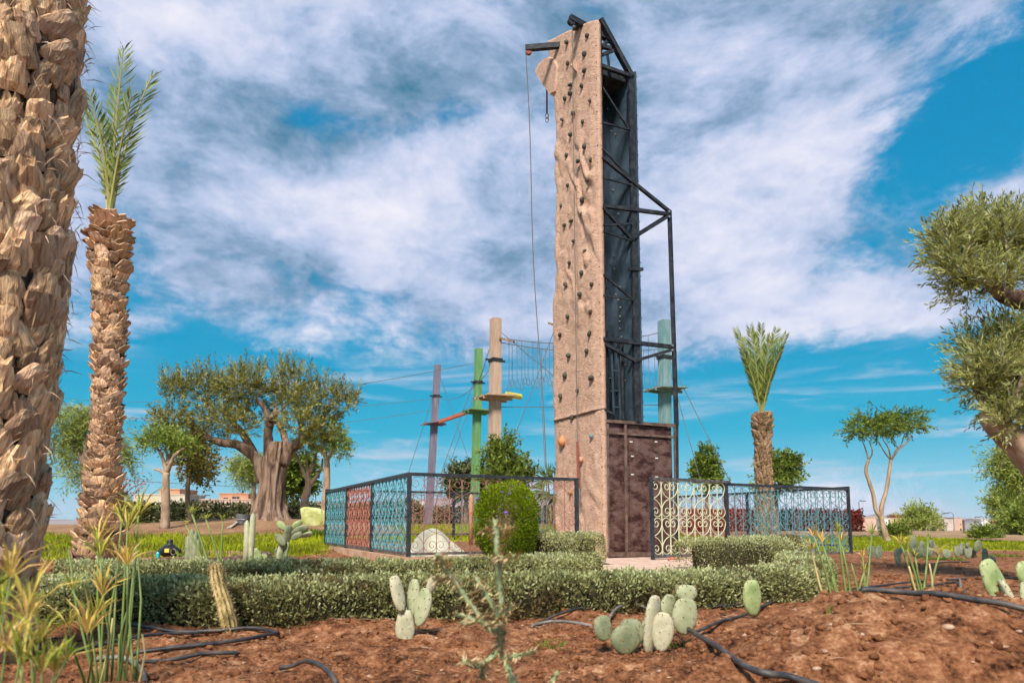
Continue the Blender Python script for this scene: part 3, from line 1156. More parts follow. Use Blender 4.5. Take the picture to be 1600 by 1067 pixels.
# ------------------------------------------------------------------ clipped hedges
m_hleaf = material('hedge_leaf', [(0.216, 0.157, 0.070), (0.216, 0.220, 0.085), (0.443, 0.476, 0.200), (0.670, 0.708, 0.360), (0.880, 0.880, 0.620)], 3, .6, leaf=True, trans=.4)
m_hcore = material('hedge_core', [(.02, .02, .008), (.06, .052, .025)], 20, .9)
m_bark = material('bark', [(.12, .075, .05), (.23, .15, .105), (.34, .24, .17)], 10, .95, .7, 30, stretch=(1, 1, .35), dist=.5)
m_twig = material('twig', [(.16, .11, .075), (.26, .19, .13)], 20, .9)


def hedge(label, pts, width, height, n, flare=.0, group='low clipped hedges round the yard'):
    c = catmull([Vector((x, y, 0)) for x, y in pts], 10)
    arr = np.array([(p.x, p.y) for p in c])
    seg = np.linalg.norm(np.diff(arr, axis=0), axis=1)
    cum = np.concatenate([[0], np.cumsum(seg)])
    tot = cum[-1]

    def at(s):
        return np.stack([np.interp(s, cum, arr[:, 0]), np.interp(s, cum, arr[:, 1])], -1)

    def frame(s):
        a, b = at(s - .02), at(s + .02)
        t = unit(b - a)
        return t, np.stack([-t[:, 1], t[:, 0]], -1)
    mid = at(np.array([tot / 2]))[0]
    root = thing('clipped_hedge', Vector((mid[0], mid[1], gz(*mid))), label, 'hedge', group)
    # woody core
    ns = int(tot / .12)
    s = np.linspace(.02, tot - .02, ns)
    P = at(s)
    T, N = frame(s)
    g0 = gh_base(P[:, 0], P[:, 1])
    prof = [(-.27, -.05), (-.31, .45), (-.31, .76), (-.2, .84), (.2, .84), (.31, .76), (.31, .45), (.27, -.05)]
    v = np.stack([np.concatenate([P + N * (a * width * (1 + .1 * fbm(s * 3, s * 0 + k, 2, 3)))[:, None], (g0 + b * height * (1 + .06 * fbm(s * 2, s * 0 + k, 2, 7)))[:, None]], 1) for k, (a, b) in enumerate(prof)], 1)
    i = np.arange(ns * 8).reshape(ns, 8)
    q = np.stack([i[:-1, :-1], i[:-1, 1:], i[1:, 1:], i[1:, :-1]], -1).reshape(-1, 4)
    caps = np.array([[i[e, 0], i[e, 1], i[e, 6], i[e, 7]] for e in (0, -1)] + [[i[e, 1], i[e, 2], i[e, 5], i[e, 6]] for e in (0, -1)] + [[i[e, 2], i[e, 3], i[e, 4], i[e, 5]] for e in (0, -1)])
    link('core', npmesh('core', v.reshape(-1, 3) - np.array(wloc(root)), np.concatenate([q, caps])), m_hcore, root)
    # leaves on a rounded box shell
    s = rng.random(n) * (tot + width * .7) - width * .35
    over = np.maximum(0, -s) + np.maximum(0, s - tot)
    sc = np.clip(s, 0, tot)
    P = at(sc)
    T, N = frame(sc)
    P = P + T * (np.clip(s, -9, 0) + np.maximum(0, s - tot))[:, None]
    endk = np.sqrt(np.clip(1 - (over / (width * .5)) ** 2, 0.02, 1))
    per = rng.random(n) * (width + 2 * height)
    a = np.where(per < height, -width / 2, np.where(per > height + width, width / 2, per - height - width / 2))
    hz = np.where(per < height, per, np.where(per > height + width, width + 2 * height - per, height))
    lumps = 1 + .10 * fbm(sc * 4, per * 3, 3, 51) + .11 * fbm(sc * 16, per * 7, 3, 52)
    hole = fbm(sc * 15, per * 8, 3, 53)
    # round the upper edges
    ex = np.clip((np.abs(a) / (width / 2) - .72) / .28, 0, 1) * np.clip((hz / height - .7) / .3, 0, 1)
    a = a * (1 - .12 * ex) * endk * lumps * (1 + flare * (1 - hz / height))
    hz = hz * (1 - .12 * ex) * lumps
    low = np.clip(1 - hz / height * 1.6, 0, 1)
    depth = 1 - (.16 + .2 * low) * rng.random(n) ** 1.5
    keep_ = (rng.random(n) > .28 * low) & ((hole > -.34) | (rng.random(n) < .4))
    g0 = gh_base(P[:, 0], P[:, 1])
    pos = np.concatenate([P + N * (a * depth)[:, None], (g0 + hz * (.25 + .75 * depth) + .012 * rng.normal(size=n))[:, None]], 1)
    out = np.concatenate([N * (a / (width / 2))[:, None] * .7, (.35 + .9 * (hz / height) ** 2)[:, None]], 1)
    d = unit(out) + rng.normal(size=(n, 3)) * .55
    pale = np.clip(-.02 + .75 * rng.random(n) ** 1.3 + .30 * np.clip(hz / height - .55, 0, 1) + .30 * fbm(sc * 3, per * 3, 3, 56), 0, 1)  # light on the hedge top is put into colour: higher leaves paler
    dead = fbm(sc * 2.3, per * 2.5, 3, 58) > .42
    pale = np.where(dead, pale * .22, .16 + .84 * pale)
    pos, d, pale = pos[keep_], d[keep_], pale[keep_]
    n = len(pos)
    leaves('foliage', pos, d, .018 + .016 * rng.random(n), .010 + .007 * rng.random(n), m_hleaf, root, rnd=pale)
    return root


hedge('long low grey-green hedge curving past the planted cacti', [(-2.75, 4.0), (-2.0, 3.93), (-1.35, 3.9), (-.7, 4.12), (.2, 4.28), (.8, 4.42), (1.4, 4.66), (1.9, 5.0), (2.3, 5.55), (2.72, 6.3), (2.92, 7.1)], .40, .225, 84000)
hedge('low hedge beside the fence plinth, ending at the paving', [(-3.2, 5.2), (-2.3, 5.15), (-1.5, 5.3), (-.6, 5.5), (0, 5.8), (.42, 6.3), (.68, 6.85)], .44, .25, 56000)
hedge('short low hedge below the open gate', [(3.75, 9.55), (3.2, 8.8), (2.75, 8.3), (2.2, 8.15)], .62, .36, 16000)
hedge('loose hedge clump between the round shrub and the rock face', [(.35, 8.55), (.7, 8.9), (1.0, 9.25)], .5, .42, 11000)

# ------------------------------------------------------------------ date palms
m_boot = material('leaf_base', [(0.143, 0.074, 0.038), (0.596, 0.365, 0.197), (0.829, 0.544, 0.314), (0.880, 0.729, 0.464)], 26, .9, .9, 60, stretch=(2.2, 2.2, .22), dist=.5, detail=8, rough_n=.7, orand=.45)
m_boot2 = material('leaf_base_cut', [(0.130, 0.066, 0.038), (0.454, 0.275, 0.163), (0.616, 0.400, 0.251), (0.734, 0.520, 0.352)], 20, .9, .8, 60, stretch=(2, 2, .35), dist=.5, detail=8, rough_n=.7, orand=.45)
m_fibre = material('palm_fibre', [(.035, .022, .014), (.10, .064, .042), (.20, .135, .09)], 20, .95, .8, 50, stretch=(2, 2, .4))
m_frond = material('frond_leaf', [(0.106, 0.156, 0.036), (0.233, 0.289, 0.065), (0.396, 0.446, 0.121)], 3, .45, leaf=True, trans=.25)
m_rachis = material('frond_stalk', [(.22, .22, .06), (.34, .31, .10)], 5, .5)


def boot_mesh(k, w, ln, th, cut=.6):
    """stump of a cut palm leaf: broad base, tapering to a ragged cut end. z = along, y = outward"""
    r_ = random.Random(k * 13 + 5)
    vs, fs = [], []
    rows = [(-.3, .9, .5), (.05, 1.0, 1.0), (.4, .9, .95), (.72, cut + .16, .8), (1.0, cut, .5)]
    m = 7
    lean = r_.uniform(-.22, .22)
    for j, (t, ww, tt) in enumerate(rows):
        for side in (1, 0):
            for i in range(m):
                i_ = i if side else m - 1 - i
                x = (i_ / (m - 1) - .5)
                bulge = (1 - (2 * x) ** 2)
                rg = random.Random(k * 991 + i_ * 7 + j * 131)
                y = (.25 + .75 * bulge) * th * tt if side else -th * .25
                zz = t * ln + (rg.uniform(-.34, .16) * ln if j == 4 else rg.uniform(-.05, .05) * ln)
                xx = x * w * ww * (1 + rg.uniform(-.08, .08)) + lean * ln * t * t
                vs.append((xx, y + .12 * ln * t * t + rg.uniform(-.14, .14) * th, zz))
    n = 2 * m
    for j in range(len(rows) - 1):
        for i in range(n):
            i2 = (i + 1) % n
            fs.append((j * n + i, j * n + i2, (j + 1) * n + i2, (j + 1) * n + i))
    e = (len(rows) - 1) * n
    fs.append(tuple(e + i for i in range(n)))
    me = bpy.data.meshes.new('leaf_base')
    me.from_pydata(vs, [], [f[::-1] for f in fs])
    me.update()
    return me


def palm_trunk(root, base, path, radius, rings, per, w, ln, th, tilt, z0=0.05, join=False, mats=None, top_flare=None, seed=1, zmax=99.0):
    """path(t) -> axis point, radius(t); boots set in alternating rings"""
    r_ = random.Random(seed)
    mb = MB()
    ts = np.linspace(0, 1, 40)
    mb.tube([path(t) for t in ts], [radius(t) * .93 for t in ts], 18, jit=.03)
    tr = mb.build('trunk', m_fibre, root, smooth=True)
    mats = mats or [m_boot]
    meshes = []
    for k in range(7):
        me = boot_mesh(k, w, ln, th, .5 + .06 * k)
        me.materials.append(mats[k % len(mats)])
        meshes.append(me)
    joined = MB()
    off = wloc(root)
    made = 0
    for i in range(rings):
        t = z0 + (1 - z0) * i / rings
        c = path(t)
        for j in range(per):
            ang = 2 * math.pi * (j + .5 * (i % 2) + r_.uniform(-.22, .22)) / per + i * .21
            tt = t + r_.uniform(-.4, .4) / rings
            c = path(min(1, max(0, tt)))
            o3 = Vector((math.cos(ang), math.sin(ang), 0))
            p = c + o3 * radius(min(1, max(0, tt))) * .94
            tl = tilt + r_.uniform(-.2, .3)
            sc = r_.uniform(.68, 1.3)
            if top_flare and tt > top_flare[0]:
                k = (tt - top_flare[0]) / (1 - top_flare[0])
                tl += top_flare[1] * math.sin(k * 2.6)
                sc *= 1 + .5 * k
            roll = r_.uniform(-.42, .42)
            m = Matrix.Translation(p - off) @ Matrix.Rotation(ang - math.pi / 2, 4, 'Z') @ Matrix.Rotation(-tl, 4, 'X') @ Matrix.Rotation(roll, 4, 'Y') @ Matrix.Scale(sc, 4)
            me = r_.choice(meshes)
            facing = o3.dot((CAMP - p).normalized()) > -.05 and p.z < zmax
            if join or not facing or made >= 298:
                joined.add([m @ v.co + off for v in me.vertices], [tuple(f.vertices) for f in me.polygons])
            else:
                o = link('leaf_base', me, None, tr)
                o.matrix_local = m
                made += 1
    if joined.v:
        o = joined.build('leaf_bases', mats[0], tr)
        o['kind'] = 'stuff'
    return tr


def frond(root, base, tip, sag, nl, ll, seed, lw=.028, flat=None, r0=.022):
    """feather leaf from base to tip: stalk plus paired leaflets set in a shallow V"""
    r_ = np.random.default_rng(seed)
    base, tip = Vector(base), Vector(tip)
    d0 = tip - base
    ctl = base.lerp(tip, .5) + Vector((-d0.x * .30, -d0.y * .30, sag * d0.length))
    n = 14
    pts = [base * (1 - t) ** 2 + ctl * 2 * t * (1 - t) + tip * t * t for t in (i / n for i in range(n + 1))]
    d0 = d0.normalized()
    st = MB().tube(pts, [r0 * (1 - .85 * i / n) + .003 for i in range(n + 1)], 5).build('frond', m_rachis, root)
    arr = np.array([tuple(q) for q in pts])
    t = np.linspace(.2, .995, nl)
    idx = t * n
    i0 = np.minimum(idx.astype(int), n - 1)
    f = (idx - i0)[:, None]
    pos = arr[i0] * (1 - f) + arr[i0 + 1] * f
    tan = unit(arr[i0 + 1] - arr[i0])
    ref = np.array(flat if flat is not None else (d0.cross(Vector((0, 0, 1)))).normalized()) if abs(d0.z) < .999 else np.array([1., 0, 0])
    side = unit(ref[None, :] - tan * (tan @ ref)[:, None])
    nor = np.cross(tan, side)
    P, D, LN = [], [], []
    env = np.sin(np.clip((t - .12) / .95, 0, 1) * math.pi) ** .45
    env = np.where(t > .75, np.maximum(env, .55), env)
    for sgn in (-1, 1):
        dd = tan * (.72 + .5 * t[:, None]) + side * sgn * .62 + nor * .28 + r_.normal(size=(nl, 3)) * .06
        P.append(pos)
        D.append(dd)
        LN.append(ll * env * (.85 + .3 * r_.random(nl)))
    P, D, LN = np.concatenate(P), np.concatenate(D), np.concatenate(LN)
    leaves('leaflets', P, D, LN, lw, m_frond, st, droop=.03)
    return st


# foreground palm: only its trunk is in the picture
b1 = Vector((-2.23, 2.78, gz(-2.23, 2.78) - .05))
palm1 = thing('date_palm', b1, 'massive palm trunk clad in shaggy cut leaf bases, rising out of sedge', 'palm tree')
H1 = 3.2
palm_trunk(palm1, b1, lambda t: b1 + Vector((.025 * t + .02 * math.sin(t * 5), 0, H1 * t)), lambda t: .225 + .05 * min(1, t * 1.8) + .012 * math.sin(t * 17) + .010 * math.sin(t * 41), 42, 17, .108, .098, .028, .10, z0=.0, mats=[m_boot, m_boot, m_boot2], seed=3, zmax=2.95)
# hairy fibre between the stumps
nf = 1600
tt = rng.random(nf)
an = rng.random(nf) * 6.283
rad = .212 + .05 * np.minimum(1, tt * 1.8) + .03 * rng.random(nf)
pf = np.stack([b1.x + .05 * tt + .02 * np.sin(tt * 5) + rad * np.cos(an), b1.y + rad * np.sin(an), b1.z + H1 * tt], -1)
df = np.stack([np.cos(an) * .5, np.sin(an) * .5, rng.normal(size=nf) * .9], -1) + rng.normal(size=(nf, 3)) * .25
m_shag = material('shag', [(0.208, 0.125, 0.078), (0.494, 0.338, 0.216), (0.780, 0.575, 0.408)], 6, .9, leaf=True)
o = leaves('fibre', pf, df, .04 + .07 * rng.random(nf), .003 + .003 * rng.random(nf), m_shag, palm1, droop=.2)
o['kind'] = 'stuff'

# second palm with a tuft of upright fronds
Y2 = 8.0
b2 = foot(158, Y2, .05)
top2 = A(171, 335, Y2)
H2 = top2.z - b2.z


def path2(t):
    p = b2.lerp(top2, t)
    return p + Vector((.05 * math.sin(t * 3.1), 0, 0))


def rad2(t):
    r = np.interp(t, [0, .06, .14, .22, .27, .34, .6, .80, .83, .88, .93, .97, 1.0], [.28, .25, .21, .195, .155, .13, .14, .158, .195, .20, .19, .13, .06])
    return float(r)


palm2 = thing('date_palm', b2, 'slender date palm with ringed trunk and a tuft of upright fronds', 'palm tree')
palm_trunk(palm2, b2, path2, rad2, 50, 11, .145, .085, .020, .46, mats=[m_boot2, m_boot], top_flare=(.85, .5), seed=8)
ct = top2 + Vector((0, 0, -.12))
for k, (px, py, dy, ll) in enumerate([(193, 76, .0, .34), (238, 118, .25, .32), (140, 150, -.2, .30), (125, 170, .3, .28), (206, 150, -.3, .30), (156, 185, .1, .26), (180, 135, .4, .30)]):
    tip = A(px, py, Y2 + dy)
    frond(palm2, ct + Vector((.012 * (k % 3 - 1), .02 * (k % 2), 0)), tip, .05, 46, ll, 20 + k, .020, flat=Vector((1, .35 * (-1) ** k, 0)))

# third palm behind the right-hand railing
Y3 = 21.0
b3 = foot(1196, Y3, .1)
top3 = A(1190, 648, Y3)
palm3 = thing('date_palm', b3, 'young date palm with shaggy trunk and spiky crown beyond the blue railing', 'palm tree')
palm_trunk(palm3, b3, lambda t: b3.lerp(top3, t), lambda t: float(np.interp(t, [0, .1, .5, .8, .93, 1], [.30, .25, .205, .205, .20, .09])), 46, 11, .12, .13, .04, .4, join=True, mats=[m_boot2], top_flare=(.8, .3), seed=12)
c3 = top3 + Vector((0, 0, -.2))
for k, (px, py, dy, ll) in enumerate([(1190, 510, 0, .42), (1213, 515, .4, .42), (1229, 522, .2, .4), (1172, 512, -.3, .42), (1152, 516, .2, .42), (1162, 530, .7, .38), (1181, 520, .8, .4), (1204, 526, -.6, .4), (1222, 545, -.7, .34), (1160, 548, -.6, .34), (1196, 540, 1.0, .34)]):
    tip = A(px, py, Y3 + dy)
    frond(palm3, c3, tip, .04, 46, ll, 50 + k, .045, flat=Vector((1, .3 * (-1) ** k, 0)), r0=.035)

# ------------------------------------------------------------------ trees
m_olive = material('olive_leaf', [(0.065, 0.070, 0.013), (0.182, 0.184, 0.035), (0.346, 0.324, 0.077), (0.691, 0.616, 0.231)], 1.2, .5, leaf=True, trans=.18)
m_olive2 = material('near_olive_leaf', [(0.118, 0.123, 0.034), (0.336, 0.349, 0.096), (0.592, 0.615, 0.211), (0.704, 0.739, 0.538)], 1.2, .5, leaf=True, trans=.42)
m_green = material('green_leaf', [(0.063, 0.100, 0.016), (0.159, 0.220, 0.030), (0.297, 0.379, 0.066)], 1.5, .5, leaf=True, trans=.22)
m_lime = material('lime_leaf', [(0.140, 0.203, 0.031), (0.265, 0.343, 0.062), (0.437, 0.515, 0.125)], 1.5, .5, leaf=True, trans=.25)
m_yellowg = material('autumn_leaf', [(.12, .12, .03), (.22, .20, .05), (.36, .29, .07)], 1.5, .5, leaf=True, trans=.25)
m_pepper = material('weeping_leaf', [(0.190, 0.241, 0.049), (0.336, 0.402, 0.084), (0.504, 0.564, 0.168)], 1.5, .5, leaf=True, trans=.25)
m_paleb = material('pale_bark', [(.22, .145, .09), (.36, .25, .17), (.46, .34, .25)], 6, .9, .5, 25, stretch=(1, 1, .4))
m_oldb = material('old_bark', [(0.060, 0.034, 0.024), (0.162, 0.102, 0.070), (0.272, 0.184, 0.132), (0.340, 0.246, 0.188)], 5, .95, .9, 16, stretch=(1.3, 1.3, .28), dist=.8, bdist=.06)


def limb(root, pts, r0, r1, mat, n=8, name='branch', jit=.06, parent=None):
    c = catmull(pts, 5)
    m = len(c)
    return MB().tube(c, [r0 + (r1 - r0) * i / (m - 1) for i in range(m)], n, jit=jit).build(name, mat, parent or root, smooth=True)


def clump_twigs(cl, k, up=.5, hang=0.0):
    """twig starts and directions through ellipsoids (centre, rx, ry, rz)"""
    st, di = [], []
    for (c, rx, ry, rz, w) in cl:
        n = int(k * w)
        u = unit(rng.normal(size=(n, 3)))
        r = rng.random(n) ** .45
        lob = 1 + .22 * np.sin(u[:, 0] * 5 + c[0]) * np.cos(u[:, 2] * 4 + c[1])
        st.append(np.array(c)[None, :] + u * (r * lob)[:, None] * np.array([rx, ry, rz]))
        di.append(u * .9 + np.array([0, 0, up]) + rng.normal(size=(n, 3)) * .35 - np.array([0, 0, hang]))
    return np.concatenate(st), np.concatenate(di)


def crown(root, cl, twigs, per, tl, ll, lw, mat, up=.5, hang=0.0, spread=.8, name='crown', bend=0.0, twigmat=None, zf=1.0):
    st, di = clump_twigs(cl, twigs, up, hang)
    di[:, 2] *= zf
    ln = tl * (.6 + .8 * rng.random(len(st)))
    p, d, l_, w_, r_ = sprig_leaves(st, di, ln, per, ll, lw, spread, bend)
    o = leaves(name, p, d, l_, w_, mat, root, rnd=np.clip(.6 * r_ + .4 * rng.random(len(r_)), 0, 1))
    # the twigs themselves, as thin slivers
    t = leaves('twigs', st, unit(di), ln, np.full(len(st), max(.006, lw * .22)), twigmat or m_twig, root)
    t['kind'] = 'stuff'
    return o


def cl(Y, *rows, adj=(0, 0, 1, 1)):
    """clumps from photograph positions: px, py, radius x (px), radius z (px), depth offset, weight"""
    o = []
    for px, py, rx, rz, dy, w in rows:
        px, py, rx, rz = px + adj[0], py + adj[1], rx * adj[2], rz * adj[3]
        c = A(px, py, Y + dy)
        s = (Y + dy) / F
        o.append(((c.x, c.y, c.z), rx * s, rx * s * .9, rz * s, w))
    return o


# big old olive
YO = 19.5
bo = foot(418, YO, .1)
olive = thing('olive_tree', bo, 'gnarled old olive tree with a thick split trunk and broad crown', 'tree')
# fluted trunk
mb = MB()
nr, na = 34, 84
prof = [(0, .72, 0), (.05, .56, 0), (.15, .43, .01), (.3, .36, .04), (.45, .33, .07), (.6, .33, .10), (.75, .33, .14), (.9, .29, .19), (1, .2, .22)]
Ht = (A(430, 690, YO).z - bo.z)
for i in range(nr):
    t = i / (nr - 1)
    r = np.interp(t, [p[0] for p in prof], [p[1] for p in prof])
    ox = np.interp(t, [p[0] for p in prof], [p[2] for p in prof])
    for k in range(na):
        a = 2 * math.pi * k / na
        fl = 1 + .09 * math.sin(a * 5 + t * 2.2) + .07 * math.sin(a * 9 - t * 3) + .07 * abs(math.sin(a * 9.5 + t * 5)) - .04 + .10 * float(fbm(a * 2.3, t * 3.0, 3, 61))
        fl -= .28 * math.exp(-((a - 4.45 - .15 * math.sin(t * 4)) / .11) ** 2) * (t < .86)
        fl -= .20 * math.exp(-((a - 5.25 + .2 * t) / .09) ** 2)
        mb.v.append((bo.x + ox + math.cos(a) * r * fl, bo.y + math.sin(a) * r * fl * .8, bo.z + t * Ht))
for i in range(nr - 1):
    for k in range(na):
        k2 = (k + 1) % na
        mb.f.append((i * na + k, i * na + k2, (i + 1) * na + k2, (i + 1) * na + k))
mb.f.append(tuple((nr - 1) * na + k for k in range(na)))
trunk = mb.build('trunk', m_oldb, olive, smooth=True)


def ob(rows, r0, r1, parent=None, mat=m_oldb, Y=YO, root=None):
    return limb(root or olive, [A(x, y, Y + dy) for x, y, dy in rows], r0 * .8, r1 * .8, mat, parent=parent or trunk)


ob([(412, 752, 0), (404, 722, .0), (388, 705, -.1), (368, 694, -.2), (348, 692, -.2), (325, 684, -.3), (306, 670, -.4), (290, 655, -.5)], .24, .06)
ob([(418, 760, 0), (408, 735, .1), (392, 700, .2), (378, 676, .3), (362, 658, .5), (345, 640, .7)], .22, .06)
ob([(424, 745, .1), (421, 715, .2), (419, 680, .2), (420, 660, .1), (414, 640, 0), (400, 622, -.1)], .23, .07)
ob([(421, 668, .1), (428, 650, .2), (432, 630, .3)], .13, .05)
ob([(440, 725, 0), (452, 705, 0), (468, 690, -.1), (482, 676, -.2), (490, 664, -.2), (500, 650, -.4)], .26, .07)
ob([(447, 708, .1), (446, 690, .2), (440, 670, .3), (430, 655, .3), (424, 640, .4)], .17, .06)
ob([(470, 690, 0), (470, 672, -.1), (466, 655, -.2)], .09, .04)
ob([(358, 692, -.2), (355, 678, -.25), (357, 662, -.3)], .05, .03)
ob([(330, 687, -.3), (312, 676, -.2), (300, 655, -.1), (285, 640, 0)], .08, .03)
ob([(420, 655, 0), (436, 645, -.2), (448, 632, -.3)], .07, .03)
ob([(482, 676, -.2), (500, 660, .1), (516, 640, .2)], .08, .03)
crown(olive, cl(YO, (290, 600, 48, 26, -.3, 1.0), (268, 640, 34, 22, -.6, .8), (290, 668, 38, 20, -.6, .75), (330, 600, 42, 26, .2, 1.0), (345, 640, 45, 24, -.4, 1.0), (330, 665, 35, 20, .4, .5), (378, 592, 40, 26, -.2, 1.0), (390, 625, 45, 28, .5, 1.0), (372, 655, 34, 18, -.5, .6), (412, 600, 30, 24, .3, .7), (455, 595, 34, 26, 0, .9), (480, 615, 42, 28, -.4, 1.0), (500, 640, 44, 26, .2, 1.0), (470, 650, 36, 22, -.7, .8), (535, 618, 26, 24, 0, .6), (500, 672, 30, 16, -.3, .5), (445, 620, 30, 26, .6, .6), (255, 660, 20, 14, 0, .3), adj=(0, 14, .78, .62)),
      118, 12, .36, .115, .031, m_olive, up=.7, spread=.55)
crown(olive, cl(YO, (285, 588, 40, 12, 0, .4), (345, 578, 50, 12, 0, .45), (395, 572, 40, 12, 0, .4), (458, 572, 34, 14, 0, .5), (508, 596, 40, 14, 0, .4), (545, 610, 16, 16, 0, .2), (443, 560, 5, 12, 0, .06), adj=(0, 18, .9, .7)), 120, 14, .48, .11, .028, m_olive, up=2.2, spread=.5, name='shoots')

# right-hand olive, leaning in from outside the frame
YR = 6.2
br = foot(1690, YR, .08)
oliver = thing('olive_tree', br, 'olive tree with smooth leaning limb and dense grey-green foliage beside the weeping tree', 'tree')
t2 = MB().tube(catmull([br, A(1668, 800, YR), A(1640, 750, YR), A(1604, 706, YR), A(1572, 678, YR), A(1549, 658, YR), A(1543, 645, YR)], 6), [.21 - .004 * i for i in range(37)], 14, jit=.04).build('trunk', m_paleb, oliver, smooth=True)
MB().tube(catmull([A(1640, 750, YR), A(1672, 640, YR + .1), A(1690, 560, YR), A(1660, 500, YR), A(1620, 472, YR), A(1590, 468, YR), A(1568, 460, YR), A(1552, 446, YR - .05), A(1540, 425, YR)], 6), [.15 - .0021 * i for i in range(49)], 12, jit=.05).build('branch', m_oldb, t2, smooth=True)
for rows, r0, r1 in [([(1552, 446, 0), (1530, 430, -.1), (1505, 415, -.1)], .05, .015), ([(1560, 455, 0), (1545, 410, .1), (1535, 370, .1)], .05, .015), ([(1575, 465, 0), (1580, 420, -.1), (1570, 375, -.2)], .05, .015),
                     ([(1549, 658, 0), (1545, 620, 0), (1555, 570, .1), (1560, 530, .1)], .06, .02), ([(1545, 645, 0), (1525, 610, .1), (1505, 570, .1)], .05, .015), ([(1560, 670, 0), (1585, 630, -.2), (1600, 580, -.2)], .06, .02)]:
    ob(rows, r0, r1, parent=t2, mat=m_oldb, Y=YR, root=oliver)
crown(oliver, cl(YR, (1470, 382, 36, 26, 0, .8), (1510, 365, 46, 30, .15, 1.1), (1555, 370, 40, 34, -.1, 1.0), (1480, 420, 34, 28, -.1, .8), (1525, 405, 44, 30, .1, 1.1), (1500, 452, 46, 22, 0, .9), (1548, 440, 30, 22, -.25, .6), (1590, 400, 30, 34, .1, .8), (1462, 372, 26, 12, 0, .3), (1530, 345, 50, 14, 0, .5), (1610, 440, 24, 20, .3, .5), adj=(14, 0, .62, .64)),
      112, 15, .23, .062, .0150, m_olive2, up=.75, spread=.42)
crown(oliver, cl(YR, (1545, 540, 46, 30, .1, 1.0), (1585, 530, 40, 36, 0, 1.1), (1530, 575, 40, 30, -.1, 1.0), (1570, 580, 46, 34, .2, 1.2), (1600, 590, 30, 40, 0, .8), (1540, 615, 36, 28, .1, .9), (1575, 630, 40, 26, -.1, 1.0), (1510, 600, 24, 22, 0, .5), (1555, 655, 24, 14, -.2, .4), (1500, 540, 24, 14, .1, .3), (1600, 650, 20, 16, 0, .4), adj=(20, 4, .64, .66)),
      125, 15, .24, .062, .0150, m_olive2, up=.6, spread=.42, name='lower_crown')

# umbrella-shaped tree
YU = 20.0
bu = foot(1386, YU, .05)
umb = thing('umbrella_tree', bu, 'slender forked tree with a flat umbrella of dark feathery leaves', 'tree')
tu = MB().tube(catmull([bu, A(1380, 822, YU), A(1376, 806, YU)], 4), [.13, .10, .09, .085, .08, .078, .075, .072, .072], 10).build('trunk', m_paleb, umb, smooth=True)
for rows, r0, r1 in [([(1376, 808, 0), (1368, 795, 0), (1365, 775, 0), (1358, 752, 0), (1353, 735, 0), (1357, 718, 0)], .11, .06), ([(1357, 719, 0), (1352, 700, .1), (1347, 688, .1)], .045, .02), ([(1357, 719, 0), (1363, 706, -.1), (1358, 688, -.1)], .045, .02),
                     ([(1376, 808, 0), (1378, 790, 0), (1385, 765, 0), (1389, 740, 0), (1392, 718, 0)], .12, .06), ([(1392, 719, 0), (1382, 706, .1), (1373, 690, .1)], .045, .02), ([(1392, 719, 0), (1388, 700, -.2), (1379, 686, -.2)], .04, .02), ([(1392, 719, 0), (1400, 704, .1), (1408, 695, .1), (1414, 676, .1)], .05, .02), ([(1393, 718, 0), (1404, 702, -.2), (1418, 690, -.2), (1424, 678, -.2)], .05, .02), ([(1404, 700, 0), (1395, 690, .2), (1392, 680, .2)], .03, .015)]:
    limb(umb, [A(x, y, YU + dy) for x, y, dy in rows], r0 * .58, r1 * .75, m_paleb, 7, parent=tu)
crown(umb, cl(YU, (1345, 665, 18, 5, 0, .8), (1340, 674, 13, 4, .2, .4), (1362, 655, 20, 6, .3, 1.0), (1378, 664, 24, 7, -.3, 1.1), (1405, 650, 24, 7, 0, 1.2), (1425, 662, 18, 6, .2, 1.0), (1360, 673, 16, 5, -.4, .5), (1395, 672, 18, 5, .4, .4), (1412, 670, 14, 5, -.3, .3)), 52, 11, .36, .12, .04, m_green, up=-.1, spread=.5, zf=.45)


def small_tree(name, label, px, Y, trunk_rows, r0, branches, clumps, mat, bark, tw=120, per=10, tl=.4, ll=.1, lw=.05, up=.4, hang=0, group=None, cat='tree'):
    b = foot(px, Y, .05)
    root = thing(name, b, label, cat, group)
    pts = [b] + [A(x, y, Y) for x, y in trunk_rows]
    c = catmull(pts, 4)
    tr = MB().tube(c, [r0 * (1 - .45 * i / len(c)) for i in range(len(c))], 9, jit=.07).build('trunk', bark, root, smooth=True)
    for rows in branches:
        limb(root, [A(x, y, Y + dy) for x, y, dy in rows], r0 * .5, r0 * .2, bark, 6, parent=tr)
    if clumps:
        crown(root, cl(Y, *clumps), tw, per, tl, ll, lw, mat, up=up, hang=hang)
    return root


